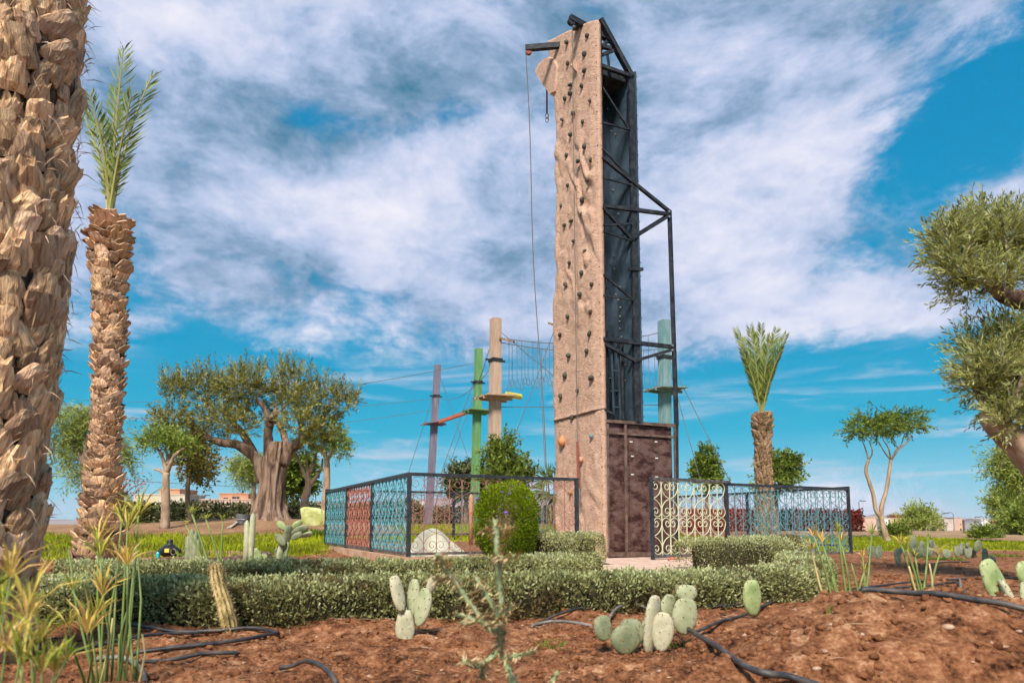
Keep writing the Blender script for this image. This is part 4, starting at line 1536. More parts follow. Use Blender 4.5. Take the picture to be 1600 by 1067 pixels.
small_tree('pollarded_tree', 'pollarded tree with pale knotted trunk beside the cream building', 258, 17.5, [(259, 790), (259, 750), (261, 738)], .125,
           [[(260, 742, 0), (250, 735, 0), (241, 733, 0)], [(261, 740, 0), (256, 722, 0), (250, 706, 0), (238, 694, 0)], [(261, 738, 0), (262, 716, .2), (258, 698, .2)], [(261, 738, 0), (270, 716, -.1), (279, 706, 0), (288, 700, 0)], [(262, 725, 0), (268, 708, .3), (270, 698, .3)]],
           [(232, 692, 10, 6, 0, .5), (250, 690, 16, 8, 0, 1), (256, 682, 10, 6, 0, .4), (285, 698, 14, 8, 0, .9), (272, 692, 10, 6, .2, .4)], m_lime, m_paleb, 90, 9, .28, .12, .035)
small_tree('young_tree', 'thin-stemmed young tree with yellowing leaves', 300, 19, [(293, 780), (295, 740), (297, 705)], .075, [[(296, 720, 0), (312, 716, 0)], [(296, 735, 0), (318, 735, 0)]],
           [(300, 700, 16, 12, 0, .8), (318, 715, 16, 12, 0, 1), (290, 722, 14, 12, .2, .6), (320, 740, 12, 12, -.2, .7), (308, 735, 14, 12, .2, .7), (300, 748, 10, 6, 0, .2), (304, 692, 9, 6, 0, .3)], m_yellowg, m_twig, 75, 9, .3, .11, .06)
small_tree('pollarded_tree', 'pale pollarded tree forking low beside the green sack', 474, 21.5, [(476, 782), (481, 762), (482, 748)], .15,
           [[(482, 752, 0), (474, 738, 0), (468, 722, 0), (463, 708, 0)], [(482, 752, 0), (480, 730, .1), (478, 705, .1)], [(482, 760, 0), (492, 748, 0), (502, 732, 0), (504, 716, 0)], [(484, 740, .1), (492, 716, .2), (496, 700, .2)]],
           [(462, 705, 8, 8, 0, .2), (480, 698, 14, 12, 0, .7), (497, 695, 12, 10, 0, .6)], m_lime, m_paleb, 70, 9, .35, .13, .035)
small_tree('pollarded_tree', 'knotty pollarded tree standing next to the blue fence end', 507, 19.5, [(509, 780), (511, 740), (510, 712)], .13,
           [[(510, 715, 0), (498, 700, 0), (487, 690, 0)], [(510, 715, 0), (506, 700, 0), (503, 688, 0)], [(510, 718, 0), (520, 706, 0), (530, 694, 0)], [(511, 760, 0), (517, 768, 0)]],
           [(528, 690, 14, 14, 0, .8), (505, 690, 12, 10, 0, .5), (520, 680, 12, 10, .2, .5), (535, 702, 7, 8, 0, .2)], m_lime, m_paleb, 80, 9, .35, .13, .035, hang=.3)
small_tree('round_tree', 'dark green round-headed tree behind the olive trunk', 444, 26, [(446, 790), (447, 775)], .13, [[(447, 780, 0), (455, 760, 0)]],
           [(455, 745, 18, 18, 0, 1), (470, 755, 20, 16, .3, 1), (462, 730, 16, 14, 0, .8), (476, 738, 14, 12, 0, .6), (448, 762, 14, 10, 0, .6)], m_green, m_paleb, 130, 10, .4, .16, .09)
small_tree('round_tree', 'leafy tree half hidden behind the shaggy date palm trunk', 1212, 30, [(1214, 800), (1212, 770)], .12, [[(1213, 780, 0), (1220, 760, 0)]],
           [(1210, 728, 16, 16, 0, .8), (1228, 735, 16, 14, .3, .9), (1215, 752, 20, 14, -.3, 1), (1238, 728, 8, 9, 0, .4), (1200, 755, 14, 12, 0, .5)], m_green, m_twig, 120, 10, .45, .16, .09)
small_tree('conical_tree', 'small conical tree with silvery leaves above the open gate', 1104, 24, [(1104, 780), (1104, 730)], .07, [],
           [(1104, 712, 8, 10, 0, .5), (1098, 730, 12, 10, 0, .8), (1110, 732, 11, 10, .2, .8), (1103, 748, 18, 12, 0, 1.2), (1115, 748, 9, 8, 0, .5)], m_green, m_twig, 95, 9, .3, .13, .07)
# weeping pepper trees
small_tree('pepper_tree', 'weeping pepper tree showing on both sides of the ringed palm trunk', 132, 19, [(138, 780), (132, 730), (140, 680)], .16, [[(133, 730, 0), (115, 690, 0)], [(138, 690, 0), (165, 665, 0), (180, 668, 0)]],
           [(110, 655, 24, 20, 0, 1), (130, 640, 24, 16, 0, .8), (115, 690, 22, 26, .3, 1), (180, 690, 18, 24, 0, .9), (150, 655, 24, 18, .3, .8), (185, 715, 10, 16, 0, .4), (122, 725, 14, 16, 0, .5)], m_pepper, m_bark, 110, 14, .6, .14, .028, up=-.2, hang=.9)
small_tree('pepper_tree', 'weeping tree with hanging strands behind the olive limb', 392, 30, [(396, 790), (396, 740), (392, 715)], .12, [[(394, 730, 0), (380, 716, 0)]],
           [(382, 722, 12, 14, 0, 1), (398, 712, 14, 10, 0, .8), (388, 738, 8, 10, 0, .5), (410, 715, 10, 12, .3, .6)], m_pepper, m_bark, 110, 12, .7, .18, .04, up=-.2, hang=.9)
small_tree('pepper_tree', 'weeping tree hanging below the leaning olive limb', 1612, 17, [(1612, 780), (1606, 720), (1596, 690)], .17, [[(1604, 715, 0), (1580, 700, 0)]],
           [(1574, 702, 11, 10, 0, 1), (1586, 726, 14, 16, 0, 1.2), (1570, 718, 7, 14, 0, .6), (1600, 712, 14, 18, .2, 1), (1596, 745, 10, 8, 0, .4), (1612, 735, 12, 18, 0, .6)], m_pepper, m_bark, 120, 14, .55, .12, .026, up=-.2, hang=.9)
small_tree('bushy_tree', 'loose pale green tree on the berm by the white houses', 1578, 26, [(1576, 815), (1570, 790)], .1, [[(1572, 800, 0), (1560, 785, 0)]],
           [(1562, 784, 11, 9, 0, 1), (1580, 780, 11, 8, 0, .9), (1574, 802, 13, 11, -.3, 1.1), (1594, 808, 11, 14, 0, 1), (1560, 797, 7, 8, .3, .5), (1572, 822, 11, 8, -.5, .8)], m_pepper, m_bark, 110, 10, .4, .13, .05)
small_tree('bushy_tree', 'bright yellow-green tree growing into the pale berm tree', 1602, 24, [(1602, 815), (1600, 800)], .08, [], [(1600, 805, 16, 12, 0, 1), (1590, 818, 14, 12, .2, .9), (1606, 825, 10, 10, 0, .7)], m_lime, m_bark, 120, 9, .35, .12, .06)
small_tree('low_bush', 'rounded dusty green bush on the berm before the apartment blocks', 1436, 34, [(1436, 815)], .08, [], [(1435, 806, 12, 10, 0, 1), (1428, 815, 14, 10, 0, 1), (1448, 818, 16, 9, .3, 1), (1418, 824, 8, 5, 0, .3)], m_pepper, m_twig, 140, 8, .5, .16, .06, cat='bush')
small_tree('low_bush', 'low dark green bush below the forked umbrella tree', 1398, 24, [(1398, 830)], .04, [], [(1392, 834, 10, 4, 0, .8), (1404, 834, 9, 4, 0, .7)], m_green, m_twig, 110, 8, .25, .12, .05, cat='bush')
small_tree('low_bush', 'low dark green bush on the berm by the red-walled house', 1540, 23, [(1540, 832)], .04, [], [(1532, 836, 12, 5, 0, .9), (1548, 838, 10, 4, 0, .7)], m_green, m_twig, 110, 8, .25, .12, .05, cat='bush')
small_tree('bare_shrub', 'nearly leafless shrub with thin bending twigs beside the ringed palm', 190, 12, [(186, 800), (184, 780)], .02, [[(185, 790, 0), (200, 768, 0), (216, 755, 0)], [(185, 785, 0), (195, 760, .1), (212, 744, .1)], [(185, 790, 0), (205, 776, .1), (226, 754, .1)], [(184, 785, 0), (180, 765, .2), (190, 748, .2)]],
           [(205, 762, 14, 10, 0, .5), (195, 775, 12, 8, 0, .4)], m_brown, m_twig, 40, 4, .2, .05, .025, cat='bush')
# back hedges
m_dkleaf = material('dark_hedge_leaf', [(0.030, 0.045, 0.018), (0.075, 0.098, 0.033), (0.180, 0.210, 0.090), (0.450, 0.405, 0.240)], 1, .5, leaf=True, trans=.15)
m_redleaf = material('red_hedge_leaf', [(0.070, 0.084, 0.028), (0.224, 0.056, 0.042), (0.392, 0.042, 0.084), (0.420, 0.140, 0.070)], .6, .5, leaf=True, trans=.2)


def back_hedge(label, x0, x1, Y, top, bot, n, mat, ll=.16):
    a, b = A(x0, top, Y), A(x1, top, Y)
    zt, zb = A(x0, top, Y).z, A(x0, bot, Y).z
    m = ((a + b) / 2)
    root = thing('back_hedge', Vector((m.x, m.y, gz(m.x, m.y))), label, 'hedge')
    zb = min(gz(a.x, Y), gz(b.x, Y)) - .1
    MB().box((m.x, m.y + .1, (zt + zb) / 2 - .1), (b.x - a.x - .4, .7, zt - zb - .3)).build('core', m_hcore, root)
    x = a.x + (b.x - a.x) * rng.random(n)
    h = rng.random(n) ** .8
    y = Y - .55 + 1.1 * rng.random(n) * (rng.random(n) < .5)
    z = zb + (zt - zb) * h * (1 + .09 * fbm(x * 1.2, x * 0, 3, int(abs(x0)))) + .05 * rng.normal(size=n)
    p = np.stack([x, y + .15 * fbm(x * 2, z * 2, 2, 9), z], -1)
    d = np.stack([rng.normal(size=n) * .6, -.5 + rng.normal(size=n) * .5, .5 + rng.normal(size=n) * .6], -1)
    r = np.clip(.5 + .5 * fbm(x * 1.1, z * 1.3, 3, 77) + .3 * rng.normal(size=n), 0, 1)
    leaves('foliage', p, d, ll * (.6 + .8 * rng.random(n)), ll * .5, mat, root, rnd=r)


back_hedge('long dark hedge with pale blossom behind the olive tree', 195, 660, 33, 787, 812, 15000, m_dkleaf)
back_hedge('dark hedge seen through the back railing beside the green post', 655, 900, 35, 793, 812, 7000, m_dkleaf)
back_hedge('hedge of red and crimson leaves behind the date palm', 1068, 1338, 31, 800, 828, 12000, m_redleaf, .17)
# shrubs by the fence
def shrub(name, label, px, py, Y, rx, rz, n, mat, ll, lw, flowers=None, cat='shrub'):
    c = A(px, py, Y)
    s = Y / F
    b = Vector((c.x, c.y, gz(c.x, c.y)))
    root = thing(name, b, label, cat)
    st = limb(root, [b - Vector((0, 0, .05)), b + Vector((.02, 0, .15)), c], .035, .015, m_bark, 6, 'stem')
    for k in range(5):
        a = k * 1.3
        limb(root, [b + Vector((0, 0, .1)), c + Vector((math.cos(a) * rx * s * .4, math.sin(a) * rx * s * .4, -.1)), c + Vector((math.cos(a) * rx * s * .6, math.sin(a) * rx * s * .6, rz * s * .4))], .018, .006, m_bark, 5, parent=st)
    u = unit(rng.normal(size=(n, 3)))
    lob = 1 + .05 * np.sin(u[:, 0] * 6) * np.cos(u[:, 2] * 5 + 1) + .05 * np.sin(u[:, 1] * 9 + u[:, 2] * 7)
    r = (1 - .45 * rng.random(n) ** 2) * lob
    box = np.sign(u) * np.abs(u) ** .8
    p = np.array(c)[None, :] + box * r[:, None] * np.array([rx * s, rx * s, rz * s])
    p[:, 2] = np.maximum(p[:, 2], b.z + .03 * rng.random(n))
    d = u * .8 + np.array([0, 0, .35]) + rng.normal(size=(n, 3)) * .5
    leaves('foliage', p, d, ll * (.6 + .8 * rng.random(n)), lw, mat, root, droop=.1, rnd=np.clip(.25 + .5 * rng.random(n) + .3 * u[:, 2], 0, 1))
    if flowers:
        fm = lump(66, .022, .022, .018)
        fm.materials.append(flowers[1])
        for (fx, fy) in flowers[0]:
            o = link('flower', fm, None, root)
            q = A(fx, fy, Y)
            off = q - c
            k = 1 - (off.x / (rx * s)) ** 2 - (off.z / (rz * s)) ** 2
            o.location = Vector((q.x, q.y - rx * s * math.sqrt(max(.02, k)) * 1.0, q.z)) - b
    return root


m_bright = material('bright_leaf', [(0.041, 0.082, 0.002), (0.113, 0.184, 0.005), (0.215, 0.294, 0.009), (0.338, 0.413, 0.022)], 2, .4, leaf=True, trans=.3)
m_purple = material('purple_petal', [(.12, .06, .4), (.2, .1, .5)], 20, .6)
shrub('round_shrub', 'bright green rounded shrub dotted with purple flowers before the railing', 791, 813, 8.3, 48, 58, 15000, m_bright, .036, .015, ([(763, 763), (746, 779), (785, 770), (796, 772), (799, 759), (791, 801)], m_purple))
small_tree('flowering_bush', 'tall dark bush with yellow flowers behind the round shrub', 792, 13.2, [(792, 780), (792, 740)], .05, [[(792, 760, 0), (780, 720, 0)], [(792, 755, 0), (800, 715, 0)]],
           [(775, 715, 12, 16, 0, .9), (790, 730, 16, 18, 0, 1.1), (795, 705, 8, 14, .1, .5), (808, 735, 16, 14, 0, .9), (775, 745, 16, 14, -.2, .9), (825, 745, 12, 10, .2, .4), (798, 755, 26, 14, 0, 1.0)], m_green, m_twig, 80, 10, .26, .085, .04, up=.9, cat='bush')
small_tree('round_tree', 'dense bushy tree behind the green post', 728, 27, [(728, 790), (728, 765)], .1, [], [(718, 745, 14, 14, 0, 1), (738, 742, 16, 16, .2, 1), (722, 765, 18, 12, 0, 1), (745, 760, 16, 14, -.2, 1)], m_dkleaf, m_twig, 130, 10, .4, .15, .08)
# ------------------------------------------------------------------ high ropes course
m_lav = material('lavender_paint', [(.13, .12, .17), (.18, .165, .22), (.25, .225, .28)], 4, .7, .4, 20, stretch=(2.5, 2.5, .35), detail=9, rough_n=.72)
m_grn = material('green_paint', [(.09, .22, .075), (.12, .28, .10), (.19, .34, .16)], 4, .7, .4, 20, stretch=(2.5, 2.5, .35), detail=9, rough_n=.72)
m_bei = material('peach_paint', [(.36, .24, .17), (.45, .31, .22), (.52, .39, .30)], 4, .7, .4, 20, stretch=(2.5, 2.5, .35), detail=9, rough_n=.72)
m_tel = material('sea_green_paint', [(.10, .20, .21), (.15, .27, .28), (.25, .35, .35)], 4, .7, .4, 20, stretch=(2.5, 2.5, .35), detail=9, rough_n=.72)
m_wood = material('weathered_plank', [(.14, .10, .075), (.25, .18, .13), (.34, .26, .20)], 5, .9, .4, stretch=(.3, 3, 3))
m_orange = material('orange_paint', [(.52, .13, .06), (.60, .18, .09)], 8, .6)
m_yel = material('yellow_plastic', [(.60, .50, .04), (.68, .58, .10)], 8, .5)
m_cable = material('steel_cable', [(.10, .10, .11), (.18, .18, .18)], 40, .6)

POSTS = {}


def rope_post(key, label, px_b, px_t, py_t, Y, w, mat, deck_y, deck_tilt, deck_w):
    b = foot(px_b, Y, .1)
    t = A(px_t, py_t, Y)
    root = thing('ropes_course_post', b, label, 'post', 'tall square posts of the ropes course')
    ax_x = Vector((math.cos(.5), math.sin(.5), 0))
    ax = (ax_x, Vector((-ax_x.y, ax_x.x, 0)), Vector((0, 0, 1)))
    n = 5
    mb = MB()
    vs = []
    for k in range(2):
        c = b if k == 0 else t
        ww = w * (1.0 if k == 0 else .92) / 2
        vs += [c + ax[0] * ww * i + ax[1] * ww * j for i, j in ((-1, -1), (1, -1), (1, 1), (-1, 1))]
    mb.add(vs, [(3, 2, 1, 0), (4, 5, 6, 7), (0, 1, 5, 4), (1, 2, 6, 5), (2, 3, 7, 6), (3, 0, 4, 7)]).build('shaft', mat, root)
    # clamps with bolts
    f = lambda y: b.lerp(t, (A(px_t, y, Y).z - b.z) / (t.z - b.z))
    for y in ((deck_y + py_t) / 2 + 4,):
        c = f(y)
        MB().box(c, (w * 1.12, w * 1.12, .10), ax).build('clamp', m_steel, root)
        MB().bar(c - ax[0] * w * 1.1, c + ax[0] * w * 1.1, .05).build('clamp_rod', m_steel, root)
    # platform of planks
    c = f(deck_y)
    deck = bpy.data.objects.new('deck', None)
    deck.empty_display_size = .1
    COL.objects.link(deck)
    deck.parent = root
    deck.location = c - b
    tv = Vector((0, 0, deck_tilt))
    for k in range(5):
        o = (k - 2) * deck_w / 5
        if abs(o) < w * .55:
            for sgn in (-1, 1):
                MB().bar(c + ax[1] * o + ax[0] * sgn * w * .56, c + ax[1] * o + ax[0] * sgn * deck_w / 2 + tv * sgn, deck_w / 5 * .86, .05).build('plank', [mat, m_wood][k % 2], deck)
        else:
            MB().bar(c + ax[1] * o - ax[0] * deck_w / 2 - tv, c + ax[1] * o + ax[0] * deck_w / 2 + tv, deck_w / 5 * .86, .05).build('plank', [mat, m_wood][k % 2], deck)
    for sgn in (-1, 1):
        MB().bar(c - ax[0] * deck_w / 2 + ax[1] * sgn * w * .62 - Vector((0, 0, .07)), c + ax[0] * deck_w / 2 + ax[1] * sgn * w * .62 - Vector((0, 0, .07)), .06, .09).build('bearer', mat, deck)
    POSTS[key] = (root, f, c, Y, px_t)
    return root


rope_post('lav', 'lavender painted square post of the ropes course', 669, 684, 570, 30, .27, m_lav, 660, .1, .95)
rope_post('grn', 'green painted square post of the ropes course', 741, 748, 545, 26, .27, m_grn, 642, .0, .95)
rope_post('bei', 'peach painted square post of the ropes course, tallest of the row', 772, 774.5, 498, 21, .31, m_bei, 620, .02, 1.0)
rope_post('tea', 'sea-green square post behind the frame of the climbing tower', 1040, 1037.5, 501, 21, .31, m_tel, 608, .03, 1.05)
b0 = POSTS['lav'][2] + Vector((.2, -.1, 0))
b1_ = POSTS['grn'][2] + Vector((-.3, .1, .0))
tag(MB().bar(b0, b1_, .16, .12).build('balance_beam', m_orange, loc=b0), 'orange balance beam linking the lavender and green posts', 'beam')
y0 = POSTS['bei'][2]
tag(MB().tube([y0 + Vector((.35, -.1, .06)), y0 + Vector((.8, .3, .06))], .09, 10).build('foam_roller', m_yel, loc=y0), 'yellow foam roller lying on the deck of the peach post', 'roller')


def cable(label, p, q, sag=.0, r=.012, name='steel_cable', cat='cable', group='steel cables of the ropes course', n=14):
    p, q = Vector(p), Vector(q)
    pts = [p.lerp(q, t) - Vector((0, 0, 4 * sag * t * (1 - t))) for t in np.linspace(0, 1, n)]
    return tag(MB().tube(pts, r, 4).build(name, m_cable, loc=p), label, cat, group)


def gpt(px, Y):
    return foot(px, Y, .05)


PL, PG, PB, PT = (POSTS[k][1] for k in ('lav', 'grn', 'bei', 'tea'))
cable('stay wire from the lavender post down towards the blue fence', PL(600), gpt(612, 29), 0)
cable('stay wire slanting from the top of the lavender post past the green post', PL(576), gpt(768, 32), 0)
cable('inner stay wire from the green post down by the lavender post', PG(600), gpt(668, 25), 0)
cable('outer stay wire from the green post crossing the lavender deck', PG(575), gpt(660, 25.5), 0)
cable('life line strung between the lavender post and the peach post', PL(619), PB(566), .55)
cable('upper life line strung between the green post and the peach post', PG(600), PB(510), .1)
cable('cable leaving the green post high over the olive tree', PG(566), A(-60, 596, 40), 1.4)
cable('cable leaving the lavender post behind the olive crown', PL(622), A(-60, 640, 40), .7)
cable('lower cable leaving the lavender deck behind the olive crown', PL(640), A(-60, 652, 38), 1.0)
cable('stay wire rising from the bushes to the ropes behind the tower', gpt(752, 20.5), A(872, 500, 21), 0)
cable('stay wire falling from the peach post head to the tower side', PB(512), A(880, 600, 21), 0)
cable('level cable from the peach deck passing behind the tower', A(776, 636, 21), A(1036, 632, 21), .02)
cable('steeper stay wire from the sea-green post down to the conical tree', PT(545), gpt(1120, 20.6), 0)
cable('flatter stay wire from the sea-green post down to the date palm', PT(545), gpt(1188, 20.3), 0)
# bridge of hanging stirrups
bridge = thing('stirrup_bridge', POSTS['bei'][2], 'row of hanging rope stirrups strung between the peach and sea-green posts', 'rope bridge')
e0, e1 = A(783, 528, 20.8), A(1030, 520, 20.8)
f0, f1 = A(783, 535, 21.4), A(1030, 545, 21.4)
for a, b, s_ in ((e0, e1, .25), (f0, f1, .2)):
    MB().tube([a.lerp(b, t) - Vector((0, 0, -4 * s_ * t * (1 - t) * -1)) for t in np.linspace(0, 1, 14)], .014, 4).build('carrier_cable', m_cable, bridge)
MB().bar(A(781, 528, 20.9), A(803, 534, 20.6), .10, .06).build('spreader', m_wood, bridge)
MB().bar(A(858, 505, 20.9), A(872, 510, 20.6), .10, .06).build('spreader', m_wood, bridge)
for k, (t, yb) in enumerate([(.05, 612), (.07, 604), (.13, 610), (.17, 602), (.23, 607), (.28, 597), (.33, 606), (.39, 592), (.45, 596), (.52, 600), (.60, 600), (.86, 612), (.93, 610), (.97, 604), (.10, 606), (.15, 600), (.20, 604), (.255, 600), (.305, 603), (.36, 598), (.42, 601), (.90, 606), (.83, 604)]):
    a, b, s_ = ((e0, e1, .25), (f0, f1, .2))[k % 2]
    p = a.lerp(b, t) - Vector((0, 0, 4 * s_ * t * (1 - t)))
    zb = A(800, yb, p.y).z
    pts = [p, Vector((p.x, p.y, zb + .3))]
    pts += [Vector((p.x + .055 * math.sin(u), p.y, zb + .11 + .11 * math.cos(u))) for u in np.linspace(.3, 5.9, 9)]
    MB().tube(pts, .011, 4).build('stirrup', m_rope, bridge)
p = A(845, 600, 20.8)
MB().tube([p, A(846, 625, 20.8), A(843, 630, 20.8), A(847, 640, 20.8), A(852, 732, 20.8)], .012, 4).build('loose_rope', m_rope, bridge)
# overhead power line far off
tag(MB().tube([A(60, 742, 90).lerp(A(1000, 782, 130), t) - Vector((0, 0, 4 * .6 * t * (1 - t))) for t in np.linspace(0, 1, 20)], .04, 4).build('power_line', m_cable, loc=A(60, 742, 90)), 'single power line running low over the far buildings', 'cable')

# ------------------------------------------------------------------ prickly pears and other cacti
m_pad = material('cactus_pad', [(.24, .28, .15), (.34, .37, .21), (.42, .43, .28), (.46, .38, .24)], 9, .55, .2, 60)
m_padg = material('cactus_pad_green', [(.18, .26, .09), (.28, .35, .14), (.36, .42, .20), (.44, .38, .22)], 9, .5, .2, 60)
m_padp = material('cactus_pad_pale', [(0.360, 0.348, 0.228), (0.480, 0.456, 0.312), (0.408, 0.408, 0.240)], 12, .7, .3, 60)
m_padd = material('cactus_pad_dark', [(.11, .14, .075), (.17, .20, .11), (.24, .26, .15), (.32, .26, .16)], 9, .5, .2, 60)
m_padf = material('cactus_pad_grey', [(.13, .155, .10), (.20, .23, .15), (.26, .28, .19), (.34, .30, .20)], 9, .7, .2, 60)
m_spine = material('areole', [(.16, .08, .035), (.32, .19, .09)], 40, .8)
m_spinep = material('pale_spine', [(.50, .36, .18), (.62, .47, .27)], 40, .8)


def pad_mesh(w, h, th, seed, base_pinch=.58):
    r_ = random.Random(seed)
    vs, fs = [], []
    nr, na = 12, 18
    sk = r_.uniform(-.06, .06)
    for i in range(nr + 1):
        t = i / nr
        a = t * math.pi
        rr = math.sin(a) ** .62
        z = h * (1 - math.cos(a)) / 2
        ww = w / 2 * rr * (1 + .05 * math.sin(5 * t + seed * 1.7) + .03 * math.sin(11 * t + seed)) * (base_pinch + (1 - base_pinch) * min(1, t * 2.2) ** .7)
        tt = th / 2 * (math.sin(a) ** .5)
        for k in range(na):
            b = 2 * math.pi * k / na
            cx, cy = math.cos(b), math.sin(b)
            vs.append((ww * math.copysign(abs(cx) ** .8, cx) * (1 + sk * math.sin(3 * t)) + .03 * h * math.sin(t * 3 + seed), tt * math.copysign(abs(cy) ** 1.1, cy) + .05 * h * math.sin(t * 2.2 + seed) , z))
    for i in range(nr):
        for k in range(na):
            k2 = (k + 1) % na
            fs.append((i * na + k, i * na + k2, (i + 1) * na + k2, (i + 1) * na + k))
    me = bpy.data.meshes.new('pad')
    me.from_pydata(vs, [], fs)
    me.update()
    me.polygons.foreach_set('use_smooth', np.ones(len(me.polygons), dtype=bool))
    sp = MB()
    for i in range(1, nr):
        for k in range(na):
            if (i + k) % 3 and abs(math.sin(2 * math.pi * k / na)) < .92 and not (i % 2 and k % 2):
                continue
            if (i + 2 * k) % 4 == 0 or abs(math.sin(2 * math.pi * k / na)) < .2 and (i % 2):
                c = Vector(vs[i * na + k])
                nrm = Vector((c.x * .3, math.copysign(1, c.y) * .8 if abs(math.sin(2 * math.pi * k / na)) > .2 else 0, (c.z - h / 2) * .3))
                nrm = nrm.normalized()
                s_ = .0030
                x = nrm.cross(Vector((0, .2, 1))).normalized()
                y = nrm.cross(x)
                b0 = len(sp.v)
                sp.v += [tuple(c + x * s_ - nrm * .001), tuple(c - x * s_ * .5 + y * s_ - nrm * .001), tuple(c - x * s_ * .5 - y * s_ - nrm * .001), tuple(c + nrm * .011)]
                sp.f += [(b0, b0 + 1, b0 + 3), (b0 + 1, b0 + 2, b0 + 3), (b0 + 2, b0, b0 + 3)]
    ms = bpy.data.meshes.new('spines')
    ms.from_pydata(sp.v, [], sp.f)
    ms.update()
    return me, ms


def prickly_pear(label, base, pads, group=None, spines=True, sp_mat=None):
    """pads: (px, py of pad base, px, py of pad tip, width px, depth offset, yaw, material)"""
    b = Vector(base)
    root = thing('prickly_pear', b, label, 'cactus', group)
    for k, (x0, y0, x1, y1, w, dy, yaw, mat) in enumerate(pads):
        p, q = A(x0, y0, b.y + dy), A(x1, y1, b.y + dy)
        h = (q - p).length
        wd = w / F * b.y / max(.45, abs(math.cos(yaw)))
        me, ms = pad_mesh(wd, h, min(.05, .028 + h * .06), k + int(b.x * 7))
        o = link('pad', me, mat, root)
        d = (q - p).normalized()
        roll = math.atan2(d.x, d.z)
        m = Matrix.Translation(p - b) @ Matrix.Rotation(roll, 4, 'Y') @ Matrix.Rotation(yaw, 4, 'Z')
        o.matrix_local = m
        if spines:
            s_ = link('spines', ms, sp_mat or m_spine, o)
            s_['kind'] = 'stuff'
    return root


c1 = on_ground(1000, 1018)
prickly_pear('prickly pear clump of dark and pale spotted pads in loose soil', (c1.x, c1.y, c1.z), [
    (975, 1022, 980, 976, 46, -.02, .2, m_padd), (990, 1010, 984, 966, 42, .08, -.3, m_padd), (946, 1000, 938, 962, 31, .04, .4, m_padd),
    (1012, 1022, 1028, 930, 26, .0, .9, m_padp), (1030, 1018, 1038, 956, 32, -.03, -.2, m_padp), (1036, 985, 1048, 928, 30, .10, .5, m_pad), (1068, 992, 1073, 934, 42, .03, .15, m_pad), (1072, 940, 1074, 913, 33, .05, .1, m_pad), (1005, 1005, 1010, 968, 20, .12, .7, m_padd)])
c2 = on_ground(634, 1004)
prickly_pear('pale prickly pear cutting with four upright pads', (c2.x, c2.y, c2.z), [
    (635, 1008, 634, 952, 31, 0, .1, m_padp), (628, 956, 614, 899, 16, -.02, .8, m_padp), (644, 966, 645, 904, 20, .05, -.5, m_pad), (652, 978, 664, 918, 24, .02, -.4, m_pad), (668, 928, 680, 900, 16, .1, .5, m_padp)])
c3_ = foot(1174, 4.05, .01)
prickly_pear('single upright pale green cactus pad behind the soil heap', (c3_.x, c3_.y, c3_.z), [(1177, 962, 1174, 905, 31, 0, .15, m_padg)])
c4 = on_ground(1590, 985)
c4 = Vector((A(1590, 970, 3.3).x, 3.3, gz(A(1590, 970, 3.3).x, 3.3)))
prickly_pear('large prickly pear with broad green pads beside the thick hose', c4, [
    (1570, 948, 1536, 874, 40, 0, .2, m_padg), (1588, 975, 1564, 905, 11, -.05, 1.2, m_padp), (1612, 990, 1604, 905, 32, .04, .3, m_pad), (1604, 912, 1601, 876, 34, .05, .2, m_padg), (1595, 990, 1580, 945, 12, 0, 1.1, m_padp)])
c5 = on_ground(436, 884)
prickly_pear('dark branching prickly pear before the grass by the blue fence', c5, [
    (435, 884, 440, 846, 9, 0, .7, m_pad), (444, 882, 448, 846, 8, 0, -.9, m_padd), (446, 850, 453, 820, 9, 0, .9, m_padd), (444, 852, 432, 834, 12, -.1, .3, m_padd), (446, 828, 434, 814, 11, .05, .2, m_padg), (455, 834, 483, 822, 12, 0, .3, m_padd), (456, 826, 472, 813, 9, .1, .3, m_padg), (456, 842, 472, 832, 11, -.1, .2, m_padd), (470, 838, 488, 832, 9, .1, .2, m_pad), (432, 880, 432, 856, 8, 0, .4, m_padd)], spines=False)
c6 = on_ground(405, 884)
prickly_pear('low pale prickly pear at the foot of the dark one', c6, [(404, 882, 398, 856, 13, 0, .3, m_padg), (414, 884, 413, 865, 13, .1, .2, m_padg), (408, 888, 406, 872, 16, -.1, .1, m_padd), (422, 886, 421, 872, 10, 0, .3, m_padd), (398, 888, 394, 876, 12, 0, .1, m_padg)], spines=False)
